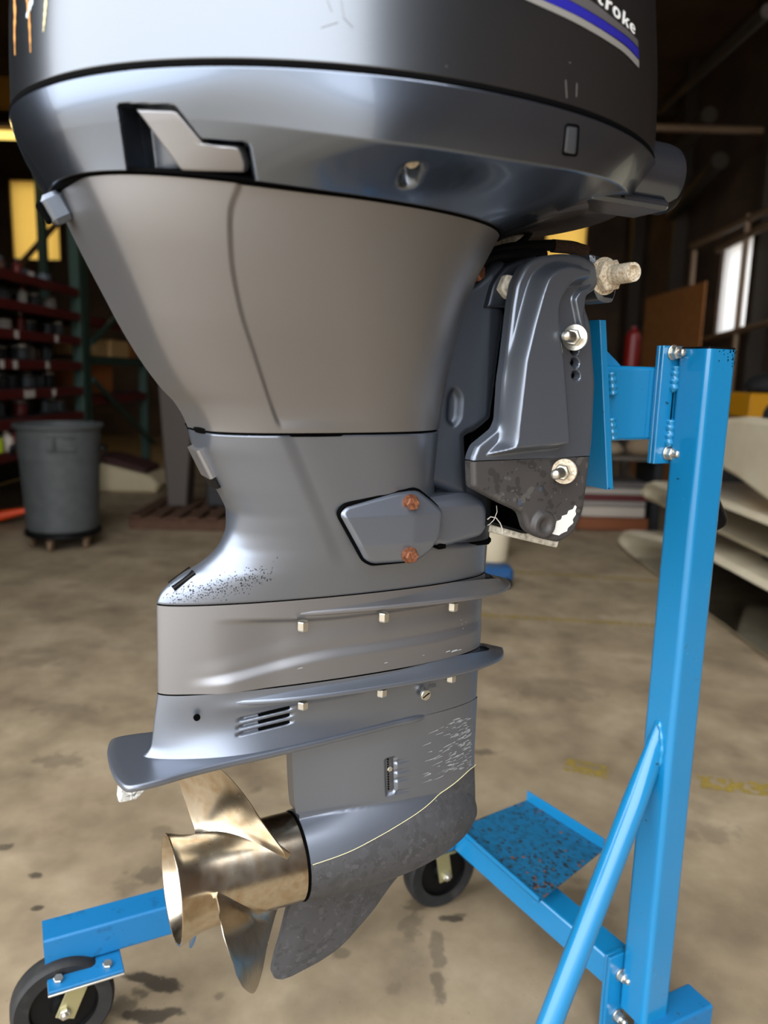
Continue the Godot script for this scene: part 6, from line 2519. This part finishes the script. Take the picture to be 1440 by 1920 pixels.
	# beige bundle on the shelf
	for q in [[1.75, 0.63, 6.45, 0.5, 0.12, "beige"], [2.2, 0.63, 6.5, 0.34, 0.16, "tan"]]:
		mb = Mb.new()
		mb.lathe(Transform3D(Basis().scaled(Vector3(1, 1, 0.7)), Vector3.ZERO), [Vector2(0, 0), Vector2(q[3] * 0.45, 0), Vector2(q[3] * 0.5, q[4] * 0.4), Vector2(q[3] * 0.4, q[4] * 0.85), Vector2(q[3] * 0.2, q[4]), Vector2(0, q[4])], 24, 80.0)
		single("folded_cover", mb, mat(Color(0.52, 0.46, 0.37) if q[5] == "beige" else Color(0.44, 0.37, 0.28), 0.8), "%s folded boat cover lying on the low shelf" % q[5], "cover", room(q[0], q[1] + 0.001, q[2]), -PSI)
	# plywood sheet against the right-hand structure
	mb = Mb.new()
	mb.box(xfm(Vector3(0, 1.15, 0)), Vector3(0.02, 2.3, 1.9), 0.003)
	single("plywood_sheet", mb, tri_tex(mat(Color(1, 1, 1), 0.7), noise_tex(0.02, [[0.0, Color(0.52, 0.32, 0.14)], [1.0, Color(0.62, 0.40, 0.2)]], 95), 0.6), "orange-brown plywood sheet standing on edge behind the blue arm", "plywood", room(3.35, 0, 9.4), -PSI)
	# fire extinguisher
	var fe := thing("fire_extinguisher", "red fire extinguisher on a stand in front of the plywood, above the blue arm", "extinguisher", room(2.55, 0, 8.2), -PSI)
	mb = Mb.new()
	mb.lathe(xfm(Vector3(0, 1.35, 0)), [Vector2(0, 0), Vector2(0.075, 0), Vector2(0.08, 0.02), Vector2(0.08, 0.34), Vector2(0.05, 0.4), Vector2(0.025, 0.42), Vector2(0.025, 0.45)], 24)
	part("cylinder", mb, mat(Color(0.45, 0.05, 0.04), 0.4), fe)
	mb = Mb.new()
	mb.box(xfm(Vector3(0.03, 1.81, 0)), Vector3(0.13, 0.03, 0.03), 0.006)
	part("valve_handle", mb, M.black, fe)
	mb = Mb.new()
	mb.box(xfm(Vector3(0, 0.665, 0)), Vector3(0.06, 1.33, 0.06), 0.006)
	mb.box(xfm(Vector3(0, 1.34, 0)), Vector3(0.2, 0.015, 0.2), 0.004)
	mb.box(xfm(Vector3(0, 0.01, 0)), Vector3(0.35, 0.02, 0.35), 0.004)
	part("stand", mb, M.steel, fe)
	# handrails
	var hr := thing("handrail", "grey-brown pipe rails on uprights along the right wall", "handrail")
	for q in [[[1296, 462], [1460, 384]], [[1345, 470], [1460, 412]], [[1310, 640], [1460, 600]]]:
		mb = Mb.new()
		mb.tube([on_r(q[0][0], q[0][1], 3.85), on_r(q[1][0], q[1][1], 3.85)], 0.035, 10)
		part("rail", mb, M.pipe, hr)
	for x in [1302.0, 1404.0]:
		var p := on_r(x, 470 if x < 1350 else 402, 3.85)
		mb = Mb.new()
		mb.tube([Vector3(p.x, 0, p.z), p], 0.035, 10)
		part("upright", mb, M.pipe, hr)
	mb = Mb.new()
	mb.tube([ud(1205, 238, 9.0), ud(1460, 246, 9.0)], 0.04, 8)
	struct("trim_32", mb, M.pipe)
	# white tub and blue jack on the floor
	var tb := uy(922, 1048, 0.0)
	var tub := thing("bucket", "cream white bucket on the floor, seen past the motor's lower right edge", "bucket", tb)
	mb = Mb.new()
	mb.lathe(Transform3D(), [Vector2(0, 0), Vector2(0.10, 0), Vector2(0.105, 0.01), Vector2(0.125, 0.30), Vector2(0.132, 0.30), Vector2(0.132, 0.325), Vector2(0.12, 0.325), Vector2(0.1, 0.02), Vector2(0, 0.02)], 32)
	part("pail", mb, mat(Color(0.80, 0.75, 0.64), 0.5), tub)
	mb = Mb.new()
	var arc := []
	for k in 13:
		var a := PI * k / 12.0
		arc.append(Vector3(cos(a) * 0.13, 0.29 - sin(a) * 0.1, sin(a) * 0.06))
	mb.tube(arc, 0.004, 6)
	part("wire_handle", mb, M.steel, tub)
	var jk := uy(940, 1095, 0.0)
	var jack := thing("floor_jack", "low blue floor jack beside the motor's lower right edge, in front of the bucket", "jack", jk + Vector3(0.0, 0, 0), -PSI)
	mb = Mb.new()
	mb.box(xfm(Vector3(-0.12, 0.075, 0)), Vector3(0.36, 0.09, 0.16), 0.02)
	part("frame", mb, mat(Color(0.04, 0.26, 0.44), 0.45), jack)
	for x in [-0.25, 0.02]:
		for z in [-0.095, 0.095]:
			mb = Mb.new()
			mb.lathe(along(Vector3(x, 0.03, z - 0.012), Vector3(0, 0, 1)), [Vector2(0, 0), Vector2(0.03, 0), Vector2(0.03, 0.024), Vector2(0, 0.024)], 16)
			part("wheel", mb, M.black, jack)
